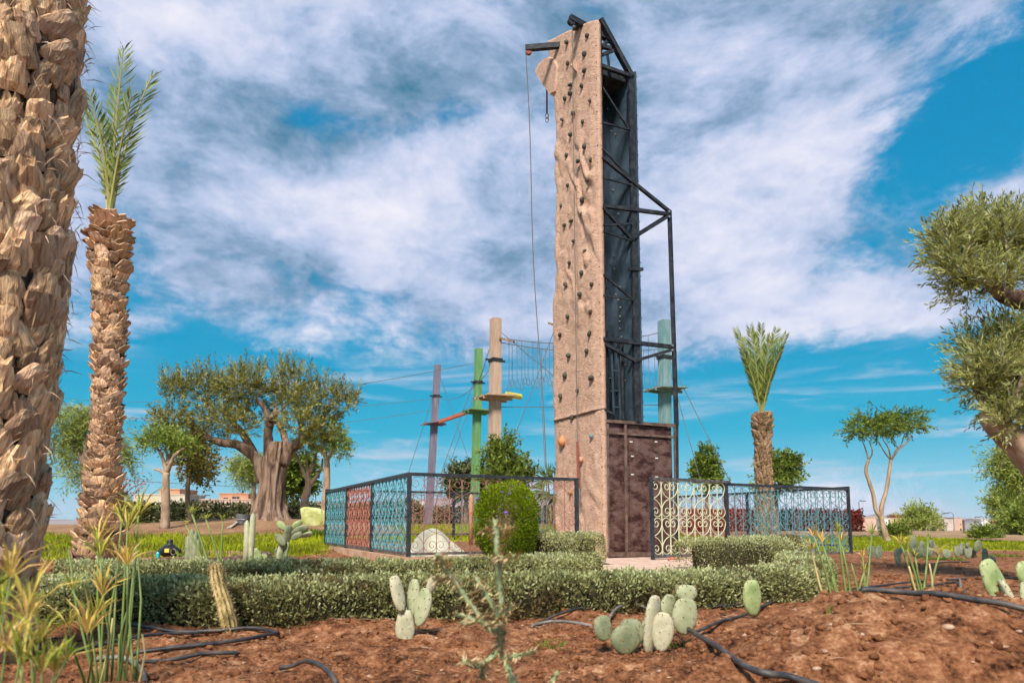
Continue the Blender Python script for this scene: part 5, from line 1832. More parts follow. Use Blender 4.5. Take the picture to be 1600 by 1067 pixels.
FAR = [('grey prickly pear bush with drooping pads before the bright grass', 1440, 872, 9.6, [(1430, 870, 1426, 838, 14, 0, .2, m_padf), (1428, 846, 1424, 836, 13, .1, .4, m_padd), (1442, 870, 1440, 845, 11, 0, .3, m_padf), (1452, 870, 1456, 845, 12, .1, -.3, m_padf), (1456, 856, 1456, 843, 10, -.1, .5, m_padd), (1466, 868, 1464, 852, 9, 0, .4, m_padf), (1434, 872, 1432, 856, 14, -.1, 0, m_padd)]),
       ('leaning pale prickly pear pad by the dry stalks', 1405, 880, 8.4, [(1406, 884, 1400, 857, 11, 0, .4, m_padf), (1407, 866, 1404, 856, 10, .05, .2, m_padf)]),
       ('prickly pear with round grey-green pads between dark weeds', 1512, 874, 9.4, [(1496, 870, 1494, 852, 12, 0, .2, m_padf), (1503, 868, 1504, 848, 10, .1, .2, m_padf), (1512, 872, 1513, 853, 11, 0, -.3, m_padf), (1524, 862, 1532, 845, 15, 0, .3, m_padd), (1520, 872, 1521, 856, 11, .1, .3, m_padd), (1512, 856, 1511, 847, 6, 0, .4, m_padd)]),
       ('small pale prickly pear in front of the broad green pads', 1542, 888, 7.6, [(1540, 886, 1538, 856, 12, 0, .3, m_padf), (1548, 886, 1550, 868, 11, .1, .2, m_padf), (1553, 888, 1553, 870, 9, 0, .3, m_padf)]),
       ('low prickly pear pads growing at the edge of the grass strip', 1480, 872, 9.8, [(1478, 872, 1480, 858, 16, 0, .1, m_padf)]),
       ('brown dried prickly pear next to the end of the blue railing', 1367, 870, 9.8, [(1362, 872, 1360, 852, 14, 0, .2, m_padf), (1372, 872, 1374, 852, 12, .1, .2, m_padf)])]
for lab, px, py, Y, pads in FAR:
    prickly_pear(lab, foot(px, Y, .02), pads, spines=False)

# column cactus
m_col = material('column_cactus', [(.12, .085, .035), (.30, .24, .09), (.46, .36, .16), (.56, .45, .24)], 14, .7, .3)


def column_cactus(label, rows, Y, ribs=11):
    pts = catmull([A(x, y, Y) for x, y, r in rows], 6)
    rad = np.interp(np.linspace(0, 1, len(pts)), np.linspace(0, 1, len(rows)), [r / F * Y for x, y, r in rows])
    pts.append(pts[-1] + (pts[-1] - pts[-2]).normalized() * rad[-1] * .5)
    rad = np.append(rad, rad[-1] * .35)
    b = pts[0]
    root = thing('column_cactus', b, label, 'cactus')
    mb, sp = MB(), MB()
    na = ribs * 4
    for i, p in enumerate(pts):
        for k in range(na):
            a = 2 * math.pi * k / na
            rr = rad[i] * (.82 + .18 * math.cos(a * ribs))
            q = p + Vector((math.cos(a) * rr, math.sin(a) * rr, 0))
            mb.v.append(tuple(q))
            if k % 4 == 0 and i > 0:
                o3 = Vector((math.cos(a), math.sin(a), .2))
                for j in range(2):
                    d = (o3 + Vector((random.uniform(-.7, .7), random.uniform(-.7, .7), random.uniform(-.7, .7)))).normalized()
                    z = q + Vector((0, 0, .010 * j))
                    b0 = len(sp.v)
                    s_ = d.cross(Vector((.3, .2, .9))).normalized() * .0030
                    sp.v += [tuple(z - s_), tuple(z + s_), tuple(z + d * .020)]
                    sp.f.append((b0, b0 + 1, b0 + 2))
    for i in range(len(pts) - 1):
        for k in range(na):
            k2 = (k + 1) % na
            mb.f.append((i * na + k, i * na + k2, (i + 1) * na + k2, (i + 1) * na + k))
    mb.f.append(tuple((len(pts) - 1) * na + k for k in range(na)))
    st = mb.build('stem', m_col, root, smooth=True)
    o = sp.build('spines', m_spinep, st)
    o['kind'] = 'stuff'
    return root


cc = on_ground(358, 988)
column_cactus('ribbed column cactus leaning over in front of the hedge', [(361, 994, 13), (357, 970, 13), (350, 940, 12.5), (342, 915, 11.5), (338, 895, 10.5), (336.5, 884, 7)], cc.y)
stump = column_cactus('short cut cactus stump sunk in the top of the soil heap', [(1372, 962, 15), (1368, 946, 15), (1362, 936, 13)], 2.42, 11)
MB().tube(catmull([A(1347, 962, 2.40), A(1350, 942, 2.40), A(1353, 932, 2.40)], 3), [.024, .024, .022, .02, .018, .014, .008], 10).build('split_piece', m_padp, stump, smooth=True)
# tall grey cactus stems further back
for lab, px, py, Y, hs in (('pair of grey column cacti before the grass', 392, 868, 8.6, [(386, 812, 5), (396, 800, 5), (391, 835, 4)]), ('clump of bluish upright succulent stems left of the cacti', 302, 884, 7.4, [(294, 836, 5), (300, 826, 5), (306, 832, 5), (310, 842, 4), (290, 850, 4)])):
    b = foot(px, Y, .03)
    root = thing('upright_cactus', b, lab, 'cactus')
    for k, (x, y, r) in enumerate(hs):
        s0 = b + Vector(((k - 1.5) * .03, .02 * (k % 2), 0))
        tpt = A(x, y, Y)
        MB().tube([s0, s0.lerp(tpt, .5) + Vector((.01, 0, 0)), s0.lerp(tpt, .93), tpt], [r / F * Y, r / F * Y * 1.05, r / F * Y * .8, .004], 8).build('stem', m_padd if 'bluish' in lab else m_pad, root, smooth=True)

# spindly cane cactus close to the camera
m_cane = material('cane_cactus', [(0.150, 0.225, 0.105), (0.270, 0.345, 0.180), (0.405, 0.450, 0.270)], 30, .7, .4, 60)
YC = 1.32
bc = Vector((A(775, 900, YC).x, YC, gz(A(775, 900, YC).x, YC)))
cane = thing('cane_cactus', bc, 'spindly jointed cane cactus with tan spines, branching above bare soil', 'cactus')
CANES = [([(808, 1225), (806, 1100), (799, 1063), (791, 1035), (783, 1020), (780, 1000), (784, 985)], 9), ([(784, 1000), (783, 975), (783, 940), (779, 900), (777, 865), (776, 835), (773, 812)], 8.5), ([(782, 978), (772, 950), (757, 925), (744, 903)], 6.5), ([(784, 985), (768, 984), (757, 975), (750, 962), (735, 945), (715, 915), (698, 893), (688, 875), (682, 866)], 8),
         ([(703, 905), (690, 908), (676, 902)], 5.5), ([(751, 970), (735, 966), (710, 958)], 6), ([(745, 970), (730, 974), (720, 972)], 5.5), ([(782, 1005), (776, 1018), (762, 1032), (748, 1040), (735, 1036), (722, 1032)], 7.5), ([(789, 1028), (805, 1025), (820, 1022), (836, 1018)], 6.5), ([(755, 1038), (754, 1060)], 6),
         ([(783, 975), (792, 960), (800, 945)], 5.5), ([(777, 868), (790, 872), (808, 868)], 5), ([(776, 838), (788, 830), (795, 826)], 3.5), ([(775, 830), (762, 829), (752, 828)], 3.5), ([(758, 978), (780, 968), (775, 962)], 5), ([(808, 1160), (850, 1090), (872, 1048)], 6.5)]
spn = MB()
for k, (rows, r) in enumerate(CANES):
    rr = r * .62 / F * YC
    pts = catmull([A(x, y, YC + .03 * math.sin(k * 2.1 + i * .5)) if y < 1200 else Vector((A(x, y, YC).x, YC, bc.z - .04)) for i, (x, y) in enumerate(rows)], 6)
    MB().tube(pts, [rr * (1 + .16 * math.sin(i * 2.1)) * (1 - .25 * (i / len(pts)) ** 3) for i in range(len(pts))], 8, jit=.08).build('joint', m_cane, cane, smooth=True)
    for i in range(len(pts) - 1):
        for j in range(6):
            a = random.uniform(0, 6.28)
            d = (Vector((math.cos(a), math.sin(a) * .7, random.uniform(-.4, .6)))).normalized()
            z = pts[i].lerp(pts[i + 1], random.random()) + d * rr * .9
            ln = random.uniform(.010, .028)
            s_ = d.cross(Vector((.3, .2, .9))).normalized() * .0022
            b0 = len(spn.v)
            spn.v += [tuple(z - s_), tuple(z + s_), tuple(z + d * ln)]
            spn.f.append((b0, b0 + 1, b0 + 2))
o = spn.build('spines', m_spinep, cane)
o['kind'] = 'stuff'

# ------------------------------------------------------------------ umbrella sedges
m_sedge = material('sedge_leaf', [(0.170, 0.274, 0.032), (0.351, 0.433, 0.063), (0.595, 0.524, 0.099), (0.765, 0.570, 0.171)], 4, .55, leaf=True, trans=.3)
m_sedgey = material('sedge_leaf_dry', [(0.575, 0.506, 0.100), (0.805, 0.550, 0.140), (0.850, 0.594, 0.220), (0.782, 0.506, 0.220)], 4, .6, leaf=True, trans=.3)
m_stem = material('sedge_stem', [(.12, .19, .045), (.21, .27, .08)], 8, .5)
m_stemy = material('sedge_stem_dry', [(.42, .32, .13), (.55, .43, .2)], 8, .6)


def sedge(label, base, stems, Y, wpx=6, rblade=20, nb=14, group='umbrella sedges in the planting beds'):
    """stems: (base dx m, base dy, head px, head py, depth offset, dry, blade scale)"""
    b = Vector(base)
    root = thing('umbrella_sedge', b, label, 'sedge', group)
    for k, (dx, dy, hx_, hy_, dd, dry, sc) in enumerate(stems):
        s0 = b + Vector((dx, dy, -.02))
        h = A(hx_, hy_, Y + dd)
        mid = s0.lerp(h, .55) + Vector((.02 * math.sin(k * 3), 0, .03))
        rr = 1.6 / F * Y
        st = MB().tube([s0, s0.lerp(mid, .5), mid, mid.lerp(h, .5) + Vector((0, 0, .004)), h], [rr * 1.3, rr * 1.2, rr * 1.1, rr, rr * .8], 6).build('stem', m_stemy if dry > 1 else m_stem, root, smooth=True)
        if sc <= 0:
            continue
        n = nb + 8
        a = np.arange(n) * 2.399 + k
        el = rng.uniform(.25, 1.25, n)
        axis = np.array((h - mid).normalized())
        d = np.stack([np.cos(a) * np.cos(el), np.sin(a) * np.cos(el), np.sin(el)], -1) + axis * .35
        ln = sc * rblade * 1.4 / F * Y * rng.uniform(.6, 1.3, n)
        sd_ = unit(np.cross(unit(d), np.array([0, 0, 1.0])) + rng.normal(size=(n, 3)) * .25)
        leaves('umbel', np.repeat(np.array(h)[None], n, 0), d, ln, wpx * .55 / F * Y * sc, m_sedgey if dry else m_sedge, st, droop=.16, side=sd_)
    return root


Ys = 2.3
bs_ = Vector((A(168, 1040, Ys).x, Ys, gz(A(168, 1040, Ys).x, Ys)))
sedge('tall umbrella sedge clump in front of the hedge, right of the massive palm trunk', bs_, [
    (.03, .02, 199, 828, .1, 0, 1.25), (.06, .0, 216, 806, .2, 0, 1.35), (.0, .03, 190, 810, .25, 0, 1.1), (-.02, .0, 157, 872, 0, 0, 1.2), (.01, -.03, 153, 846, .1, 1, 1.1), (.05, -.02, 199, 884, -.1, 1, 1.15), (-.01, .02, 187, 880, .1, 1, 1.0), (.08, .03, 213, 846, .15, 0, .6), (.09, .01, 209, 886, .1, 0, 0), (-.03, .02, 113, 922, 0, 0, .9), (-.05, .04, 107, 858, .1, 0, 0), (.02, -.05, 160, 930, -.15, 1, 1.2), (.0, -.06, 150, 962, -.2, 0, 1.0), (-.04, -.05, 136, 990, -.3, 1, 1.3), (-.05, .0, 108, 980, -.2, 0, .9), (.1, .0, 222, 990, 0, 2, 0), (.04, .0, 200, 950, 0, 0, 0), (-.02, -.02, 176, 965, 0, 2, 0), (.06, .02, 186, 990, 0, 0, 0)], Ys, 5.5, 34, 13)
Yl = 1.25
bl = Vector((A(30, 1060, Yl).x, Yl, gz(A(30, 1060, Yl).x, Yl)))
sedge('yellowing umbrella sedge growing at the foot of the massive palm trunk', bl, [
    (-.06, 0, 16, 902, 0, 1, 1.2), (.03, .02, 44, 952, .1, 0, 1.3), (.0, -.02, 42, 972, 0, 1, 1.0), (-.08, .0, 2, 960, .1, 0, 1.2), (.04, .0, 60, 1005, -.05, 0, 1.0), (.0, -.04, 36, 1040, -.1, 0, 1.0), (.07, .02, 84, 1050, 0, 0, .9), (-.04, -.05, 8, 1020, -.1, 1, 1.1), (.09, -.02, 66, 1052, -.1, 0, .9), (-.1, 0, -14, 930, .1, 0, 1.2), (.05, -.05, 104, 1030, -.05, 0, .6), (.02, 0, 20, 1000, .1, 0, 1.0)], Yl, 8, 52, 11)
for lab, px, py, Y, st in (
        ('dry-leaved umbrella sedge at the end of the long hedge', 1322, 925, 4.0, [(-.06, 0, 1272, 838, 0, 1, .9), (-.02, 0, 1284, 848, .1, 1, .9), (0, 0, 1310, 832, 0, 0, .8), (.03, .02, 1314, 846, .1, 1, .9), (.02, 0, 1350, 894, 0, 0, .7), (.05, 0, 1362, 836, .1, 0, .9), (-.1, 0, 1268, 860, .1, 2, .8), (.06, 0, 1348, 870, 0, 1, .7), (0, .03, 1300, 900, 0, 0, 0), (.04, 0, 1330, 880, 0, 0, 0)]),
        ('ragged umbrella sedge on the bare soil by the grey prickly pears', 1436, 905, 4.6, [(0, 0, 1417, 858, 0, 0, .9), (-.04, 0, 1408, 850, .1, 1, .8), (.03, 0, 1468, 866, 0, 1, .8), (.06, 0, 1452, 880, 0, 2, 0), (-.02, 0, 1420, 884, 0, 2, 0), (0, .03, 1450, 838, .2, 0, .35), (.02, 0, 1430, 870, 0, 0, .6)]),
        ('thin umbrella sedge standing before the round planter', 348, 868, 6.6, [(0, 0, 348, 815, 0, 0, .6), (.05, 0, 322, 812, 0, 0, .6), (-.04, 0, 300, 803, .1, 0, .7), (-.08, 0, 290, 820, .1, 0, .5)])):
    sedge(lab, foot(px, Y, .02), st, Y, 4, 20, 12)

# ------------------------------------------------------------------ irrigation hoses
m_hose = material('black_hose', [(.016, .017, .02), (.035, .036, .04), (.10, .085, .075)], 12, .5, .15, 60, spec=.4)
m_hoseg = material('dusty_hose', [(.10, .09, .085), (.19, .17, .155), (.27, .23, .2)], 12, .7, .15, 60)


def hose(label, rows, r=.0105, mat=None, lift=.0):
    r = r * .78
    ps = [on_ground(x, y) for x, y in rows]
    c = catmull([Vector((p.x, p.y, 0)) for p in ps], 10)
    xs, ys = np.array([p.x for p in c]), np.array([p.y for p in c])
    z = np.max([gh(xs + dx, ys + dy) for dx in (-.03, 0, .03) for dy in (-.03, 0, .03)], 0)
    zp = np.pad(z, 6, 'edge')
    top = np.max([zp[k:k + len(z)] for k in range(3, 10)], 0)
    tp_ = np.pad(top, 6, 'edge')
    z = np.mean([tp_[k:k + len(z)] for k in range(13)], 0)
    pts = [Vector((a, b, h + r * .45 + lift)) for a, b, h in zip(xs, ys, z)]
    pts[0].z -= r
    pts[-1].z -= r
    return tag(MB().tube(pts, r, 8).build('irrigation_hose', mat or m_hose, loc=pts[0], smooth=True), label, 'hose', 'irrigation hoses on the soil')


hose('dusty hose looping on the soil left of the pale cactus cutting', [(188, 988), (260, 992), (340, 990), (400, 990), (430, 994), (432, 1002), (400, 1009), (340, 1017), (290, 1026), (205, 1036)], .0115)
hose('dark hose below the column cactus running into the sedge', [(100, 1026), (150, 1014), (230, 1001), (300, 992), (350, 988)], .010)
hose('short hose lying below the loop, running into shade', [(215, 1046), (270, 1044), (320, 1036), (372, 1032)], .010)
hose('grey hose end curling under the tall sedge', [(150, 1040), (190, 1040), (208, 1046), (220, 1062), (226, 1075)], .012, m_hoseg)
hose('hose end poking from the ridge of dug soil', [(438, 1043), (475, 1056), (525, 1078)], .0105)
hose('hose running from the spotted cactus clump along the hedge foot', [(832, 985), (860, 974), (900, 966), (935, 960)], .0105)
hose('dusty hose doubling back before the spotted cactus clump', [(830, 985), (860, 982), (895, 984), (925, 986)], .0105, m_hoseg)
hose('hose arching behind the dark pads of the cactus clump', [(952, 984), (966, 966), (988, 958), (1016, 968)], .0105, m_hoseg, .02)
hose('long black hose running from the cactus clump down past the soil heap', [(1058, 990), (1150, 1036), (1245, 1078), (1330, 1120)], .0125)
hose('hose leading from the cactus clump up to the single pad', [(1080, 990), (1120, 982), (1160, 970), (1200, 950), (1235, 938), (1268, 932)], .0105)
hose('hose piece lying on the soil under the single pad', [(1100, 956), (1150, 953), (1198, 947)], .010)
hose('thick hose draped over the top of the soil heap', [(1345, 934), (1400, 931), (1450, 936), (1500, 945), (1560, 960), (1640, 985)], .0125)
hose('hose curving behind the soil heap', [(1395, 924), (1450, 920), (1490, 924), (1522, 934)], .0105)
hose('straight hose half buried by the ragged sedge', [(1320, 926), (1380, 920), (1444, 914)], .010)
hose('hose running to the base of the broad green pads', [(1476, 910), (1510, 906), (1560, 905), (1620, 910)], .011)
hose('short hose spur joining the curved hoses', [(1492, 908), (1500, 920), (1502, 930)], .008, m_hoseg)
hose('far hose crossing the bare soil before the grey prickly pears', [(1450, 886), (1480, 880), (1520, 878)], .012)
hose('hose along the soil at the foot of the ringed palm', [(115, 892), (170, 889), (240, 887)], .012)

# ------------------------------------------------------------------ odds and ends in the garden
m_tarp = material('cream_tarp', [(.52, .50, .36), (.62, .60, .45), (.68, .66, .54)], 4, .55, .15)
m_sack = material('lime_sack', [(.40, .43, .12), (.52, .55, .22), (.58, .60, .35)], 5, .6, .2)
m_bucket = material('grey_bucket', [(.10, .10, .11), (.16, .16, .17)], 8, .6)
m_blackbag = material('black_bag', [(.012, .013, .016), (.03, .032, .036)], 8, .35, .4, 30)
m_cyan = material('cyan_bottle', [(.02, .42, .50), (.05, .5, .58)], 8, .4)
m_gwood = material('grey_board', [(.34, .31, .27), (.48, .45, .40)], 8, .8, .3)
m_brick = material('planter_brick', [(.22, .13, .09), (.33, .21, .15), (.40, .28, .21)], 8, .9, .3)


def heap(name, label, c, rx, ry, rz, mat, seed, fold=.05, cat='tarp'):
    """folded sheet thrown over a heap"""
    mb = MB()
    na, nr = 44, 16
    b = Vector(c)
    for i in range(nr + 1):
        t = i / nr
        for k in range(na):
            a = 2 * math.pi * k / na
            f = 1 + fold * math.sin(a * 5 + seed) * t + fold * .6 * math.sin(a * 11 + seed * 2 + t * 3) * t + .10 * float(fbm(math.cos(a) * 1.2 + seed, math.sin(a) * 1.2, 2, 5))
            z = rz * (1 - t ** 2.3) * (1 + .10 * abs(math.sin(a * 3.5 + seed)) * t - .20 * max(0, math.cos(a)) * t * 1.4 + .30 * float(fbm(math.cos(a) * t * 1.2 + seed, math.sin(a) * t * 1.2, 2, 8)) + .05 * math.sin(a * 7 + seed) * t)
            mb.v.append((b.x + math.cos(a) * rx * t * f, b.y + math.sin(a) * ry * t * f, b.z + max(-.02, z)))
    for i in range(nr):
        for k in range(na):
            k2 = (k + 1) % na
            mb.f.append((i * na + k, (i + 1) * na + k, (i + 1) * na + k2, i * na + k2))
    o = mb.build(name, mat, loc=b, smooth=True)
    return tag(o, label, cat)


hc = yardpt(.62, .65)
hc.z = gz(hc.x, hc.y)
heap('folded_tarp', 'crumpled cream tarpaulin heaped behind the fence corner', hc, .52, .45, .42, m_tarp, 1.3)
sk = foot(484, 18.2, .02)
mb = MB()
for j in range(17):
    v_ = -math.pi / 2 + math.pi * j / 16
    for i in range(28):
        a = 2 * math.pi * i / 28
        cx, cy, cz = math.cos(v_) * math.cos(a), math.cos(v_) * math.sin(a), math.sin(v_)
        q = [math.copysign(abs(w_) ** .55, w_) for w_ in (cx, cy, cz)]
        wr = 1 + .07 * math.sin(a * 5 + j * .8) + .05 * math.sin(a * 9 - j)
        mb.v.append((sk.x + q[0] * .33 * wr + .10 * (1 - q[2]) * .5, sk.y + .2 + q[1] * .13 * wr - .05 * q[2], sk.z + .26 + q[2] * .27 * (1 - .14 * q[0])))
for j in range(16):
    for i in range(28):
        i2 = (i + 1) % 28
        mb.f.append((j * 28 + i, j * 28 + i2, (j + 1) * 28 + i2, (j + 1) * 28 + i))
tag(mb.build('sack', m_sack, loc=sk), 'lime green sack standing on the mound beside the pollarded trees', 'sack')
bk = foot(379, 18.3, .0)
bkr = thing('bucket', bk, 'grey bucket tipped on the mound by the olive roots', 'bucket')
MB().tube([bk + Vector((0, 0, .0)), bk + Vector((.02, 0, .26)), bk + Vector((.02, 0, .262)), bk + Vector((.01, 0, .05))], [.15, .19, .17, .13], 16, cap=True).build('body', m_bucket, bkr, smooth=False)
MB().tube([bk + Vector((-.19 + .02, 0, .25)), bk + Vector((-.12, -.17, .12)), bk + Vector((.12, -.19, .12)), bk + Vector((.21, 0, .25))], .008, 5).build('handle', m_metal, bkr)
for k, (x0, x1) in enumerate(((356, 371), (360, 374))):
    a, b = foot(x0, 17.6, -.03), foot(x1, 18.2 + .2 * k, -.04)
    tag(MB().bar(a, b + Vector((0, 0, .04 * k)), .05, .025).build('pale_board', m_gwood, loc=a), ['pale board lying against the grey bucket', 'second pale board lying on the first by the bucket'][k], 'board')
# black bag with coloured things on the planter edge
bg_ = foot(267, 11.0, -.05)
bag = thing('black_bag', bg_, 'black bin bag with yellow and cyan wrappers on the planter edge', 'bag')
mb = MB()
for i in range(9):
    t = i / 8
    for k in range(16):
        a = 2 * math.pi * k / 16
        r = .15 * math.sin(min(1, t * 1.15 + .18) * math.pi * .93) * (1 + .12 * math.sin(a * 4 + t * 3) + .1 * math.sin(a * 7 - t * 5)) + .01
        mb.v.append((bg_.x + math.cos(a) * r, bg_.y + math.sin(a) * r * .8, bg_.z + t * .27))
for i in range(8):
    for k in range(16):
        k2 = (k + 1) % 16
        mb.f.append((i * 16 + k, i * 16 + k2, (i + 1) * 16 + k2, (i + 1) * 16 + k))
mb.f.append(tuple(range(15, -1, -1)))
mb.f.append(tuple(128 + k for k in range(16)))
mb.build('sack_body', m_blackbag, bag, smooth=True)
MB().box(bg_ + Vector((.03, -.135, .10)), (.07, .03, .06)).build('yellow_wrapper', m_yel, bag)
MB().tube([bg_ + Vector((-.11, -.14, -.02)), bg_ + Vector((-.11, -.14, .05)), bg_ + Vector((-.11, -.14, .08))], [.03, .03, .012], 10).build('cyan_bottle', m_cyan, bag)
MB().tube([bg_ + Vector((.12, -.12, .08)) + Vector((.04 * math.cos(t), 0, .05 * math.sin(t))) for t in np.linspace(0, 6.28, 10)], .007, 5).build('grey_ring', m_hoseg, bag)
# round planter edged with bricks
pc = foot(285, 10.9, 0)
ring = thing('round_planter', pc, 'round planting bed edged with a low ring of bricks', 'planter')
bmx = MB().box((0, 0, 0), (.10, .19, .13))
bme_ = bpy.data.meshes.new('brick')
bme_.from_pydata(bmx.v, [], bmx.f)
bme_.update()
bme_.materials.append(m_brick)
for k in range(40):
    a = 2 * math.pi * k / 40
    o = link('brick', bme_, None, ring)
    x, y = pc.x + 1.30 * math.cos(a), pc.y + 1.30 * math.sin(a)
    o.location = Vector((x, y, gz(x, y) + .02 + random.uniform(-.01, .01))) - pc
    o.rotation_euler = (random.uniform(-.04, .04), random.uniform(-.04, .04), a)
# orange scrap by the gate
sp_ = A(1054, 878, 10.0)
sp_.z = gz(sp_.x, sp_.y) + .02
mb = MB()
mb.tube([sp_ + Vector((-.09, 0, .01)), sp_ + Vector((-.03, .02, .035)), sp_ + Vector((.04, 0, .02)), sp_ + Vector((.13, .03, .012))], [.03, .035, .02, .008], 8, flat=.5)
tag(mb.build('plastic_scrap', m_orange, loc=sp_), 'scrap of orange plastic on the paving under the gate', 'litter')

# fan palm beside the tower
YF = 13.4
bf = foot(858, YF, .05)
fan = thing('fan_palm', bf, 'young fan palm spreading beside the rock face', 'palm')
m_fan = material('fan_leaf', [(.07, .12, .03), (.15, .21, .06), (.26, .32, .12)], 3, .45, leaf=True, trans=.25)
for k, (x, y, R_, ang) in enumerate([(848, 735, 30, 2.3), (868, 728, 26, 1.2), (858, 740, 26, 1.8), (880, 745, 26, .6), (842, 752, 24, 3.0), (856, 760, 22, 4.2)]):
    h = A(x + 8, y + 14, YF - .1 * k)
    st = MB().tube([bf + Vector((.02 * k, 0, 0)), bf.lerp(h, .5) + Vector((.05, 0, .05)), h], [.02, .016, .01], 6).build('stalk', m_bark if k % 2 else m_rachis, fan)
    n = 26
    th = ang + np.linspace(-1.5, 1.5, n)
    d = np.stack([np.cos(th), .35 * np.sin(th * 2 + k), np.sin(th)], -1)
    leaves('fan', np.repeat(np.array(h)[None], n, 0), d, R_ / F * YF * rng.uniform(.85, 1.1, n), .035, m_fan, st, droop=.08)
# round-headed log post seen behind the shrub
lp = foot(736, 14.5, .05)
lpr = thing('log_post', lp, 'short peeled log post with an orange band behind the railing', 'post')
zt = A(736, 772, 14.5).z
MB().tube([lp, Vector((lp.x, lp.y, zt - .06)), Vector((lp.x, lp.y, zt))], [.05, .047, .02], 10).build('log', m_holdt, lpr, smooth=True)
MB().tube([Vector((lp.x, lp.y, zt - .42)), Vector((lp.x, lp.y, zt - .36))], .053, 10).build('band', m_orange, lpr)

# ------------------------------------------------------------------ far buildings and street lamps
m_cw = material('cream_wall', [(.48, .42, .32), (.56, .50, .39)], .3, .9)
m_ow = material('orange_wall', [(.44, .21, .12), (.52, .27, .17)], .3, .9)
m_pw = material('pink_wall', [(.50, .34, .27), (.58, .42, .34)], .3, .9)
m_gw = material('grey_pink_wall', [(.46, .38, .34), (.56, .48, .43)], .3, .9)
m_ww = material('white_wall', [(.66, .66, .66), (.74, .74, .74)], .3, .9)
m_rw = material('red_wall', [(.34, .09, .08), (.42, .13, .11)], .3, .9)
m_yw = material('ochre_wall', [(.48, .38, .18), (.56, .46, .26)], .3, .9)
m_win = material('window_glass', [(.03, .035, .045), (.07, .08, .09)], 1, .2, spec=.6)


def building(label, blocks, Y, windows=(), depth=9.0, extra=()):
    """blocks: (px0, px1, py_top, material, depth offset)"""
    x0 = min(b[0] for b in blocks)
    x1 = max(b[1] for b in blocks)
    base = A((x0 + x1) / 2, 818, Y)
    zb = gz(base.x, Y) - 1.0
    base.z = zb + 1.0
    root = thing('building', base, label, 'building')
    walls = []
    for k, (a, b, t, mat, dy) in enumerate(blocks):
        p, q = A(a, t, Y + dy), A(b, t, Y + dy)
        d = depth - .37 * k
        w = MB().box(((p.x + q.x) / 2, Y + dy + d / 2, (p.z + zb) / 2), (q.x - p.x, d, p.z - zb)).build('wall', mat, root)
        MB().box(((p.x + q.x) / 2, Y + dy + d / 2, p.z + .12), (q.x - p.x + .25, d + .25, .24)).build('parapet', mat, w)
        walls.append((w, Y + dy))
    for (i, x, y, ww, hh) in windows:
        w, yy = walls[i]
        c = A(x, y, yy)
        s_ = yy / F
        f = MB().box((c.x, yy - .02, c.z), (ww * s_, .16, hh * s_)).build('window', m_win, w)
    for (x0_, y0_, x1_, y1_, mat, dy) in extra:
        p, q = A(x0_, y0_, Y + dy), A(x1_, y1_, Y + dy)
        MB().box(((p.x + q.x) / 2, Y + dy, (p.z + q.z) / 2), (abs(q.x - p.x), .8, abs(p.z - q.z) + .1)).build('rooftop_unit', mat, root)
    return root


building('long low cream building with an orange rooftop block behind the hedge', [(209, 292, 773.5, m_cw, 0), (249, 281, 765, m_ow, 3)], 150, [(0, 225, 783, 5, 4), (0, 283, 780, 4, 4)], extra=[(252, 760, 256, 764, m_cyan, 4)])
building('orange two-storey house beside the olive trunk', [(313, 392, 781, m_pw, 0), (343, 388, 772, m_ow, 2)], 150, [(1, 353, 779, 7, 3.5), (1, 366, 778, 6, 5), (1, 372, 778, 4, 5)], extra=[(379, 767, 379.6, 772, m_steel, 3), (372, 770, 380, 772, m_ow, 2.5)])
building('small cream house behind the knotty pollarded tree', [(490, 521, 785, m_gw, 0)], 150, [(0, 505, 790, 4, 3)])
building('white far-off house seen through the front railing', [(640, 664, 784, m_ww, 0)], 220, [(0, 647, 790, 4, 3), (0, 657, 790, 4, 3)])
YB = 260
building('pale terraced blocks behind the umbrella tree', [(1340, 1368, 809, m_pw, 0), (1368, 1378, 811, m_gw, 4), (1378, 1390, 811, m_ww, 0)], YB, [(1, 1371, 817, 2, 2), (1, 1371, 823, 2, 2), (1, 1375, 818, 2, 2)])
building('cream and white apartment block with a red rooftop room', [(1388, 1405, 810, m_yw, 0), (1405, 1417, 805.5, m_gw, 2), (1409, 1416, 804.5, m_rw, -2)], YB, [(0, 1391, 818, 2, 3), (0, 1398, 814, 1.5, 8), (1, 1407, 812, 1.5, 2)])
building('long pink-grey apartment block with narrow window slots', [(1446, 1463, 812, m_gw, 0), (1462, 1475, 810, m_pw, 3), (1475, 1490, 811, m_gw, 0), (1489, 1503, 809, m_pw, 2)], YB, [(1, 1467, 818, 2, 1.5), (1, 1467, 822, 2, 1.5), (1, 1469, 827, 1.5, 2), (2, 1474.5, 824, 1, 9), (2, 1478, 824, 1, 9), (3, 1501, 819, 1.5, 1.5), (3, 1501, 827, 2, 3)], extra=[(1468.5, 806, 1471.5, 810, m_steel, 4), (1459.5, 808, 1461, 830, m_yw, -1), (1497, 808, 1498.5, 809.5, m_steel, 4)])
building('pink block with ochre strip and red gable wall', [(1512, 1525, 814, m_pw, 0), (1525, 1534, 813, m_rw, 3)], YB, [(0, 1511.8, 824, .8, 8)], extra=[(1524, 809.5, 1525.4, 832, m_yw, -1)])
building('white house with terracotta terrace by the berm tree', [(1533, 1556, 812, m_ww, 0), (1535, 1548, 811, m_ow, 4), (1548, 1556, 815, m_pw, 6)], YB - 15, [(0, 1545, 819, 4, 3)], extra=[(1549, 812, 1553, 820, m_ow, -1)])
m_lamp = material('lamp_post_paint', [(.16, .16, .17), (.24, .24, .25)], 2, .5)


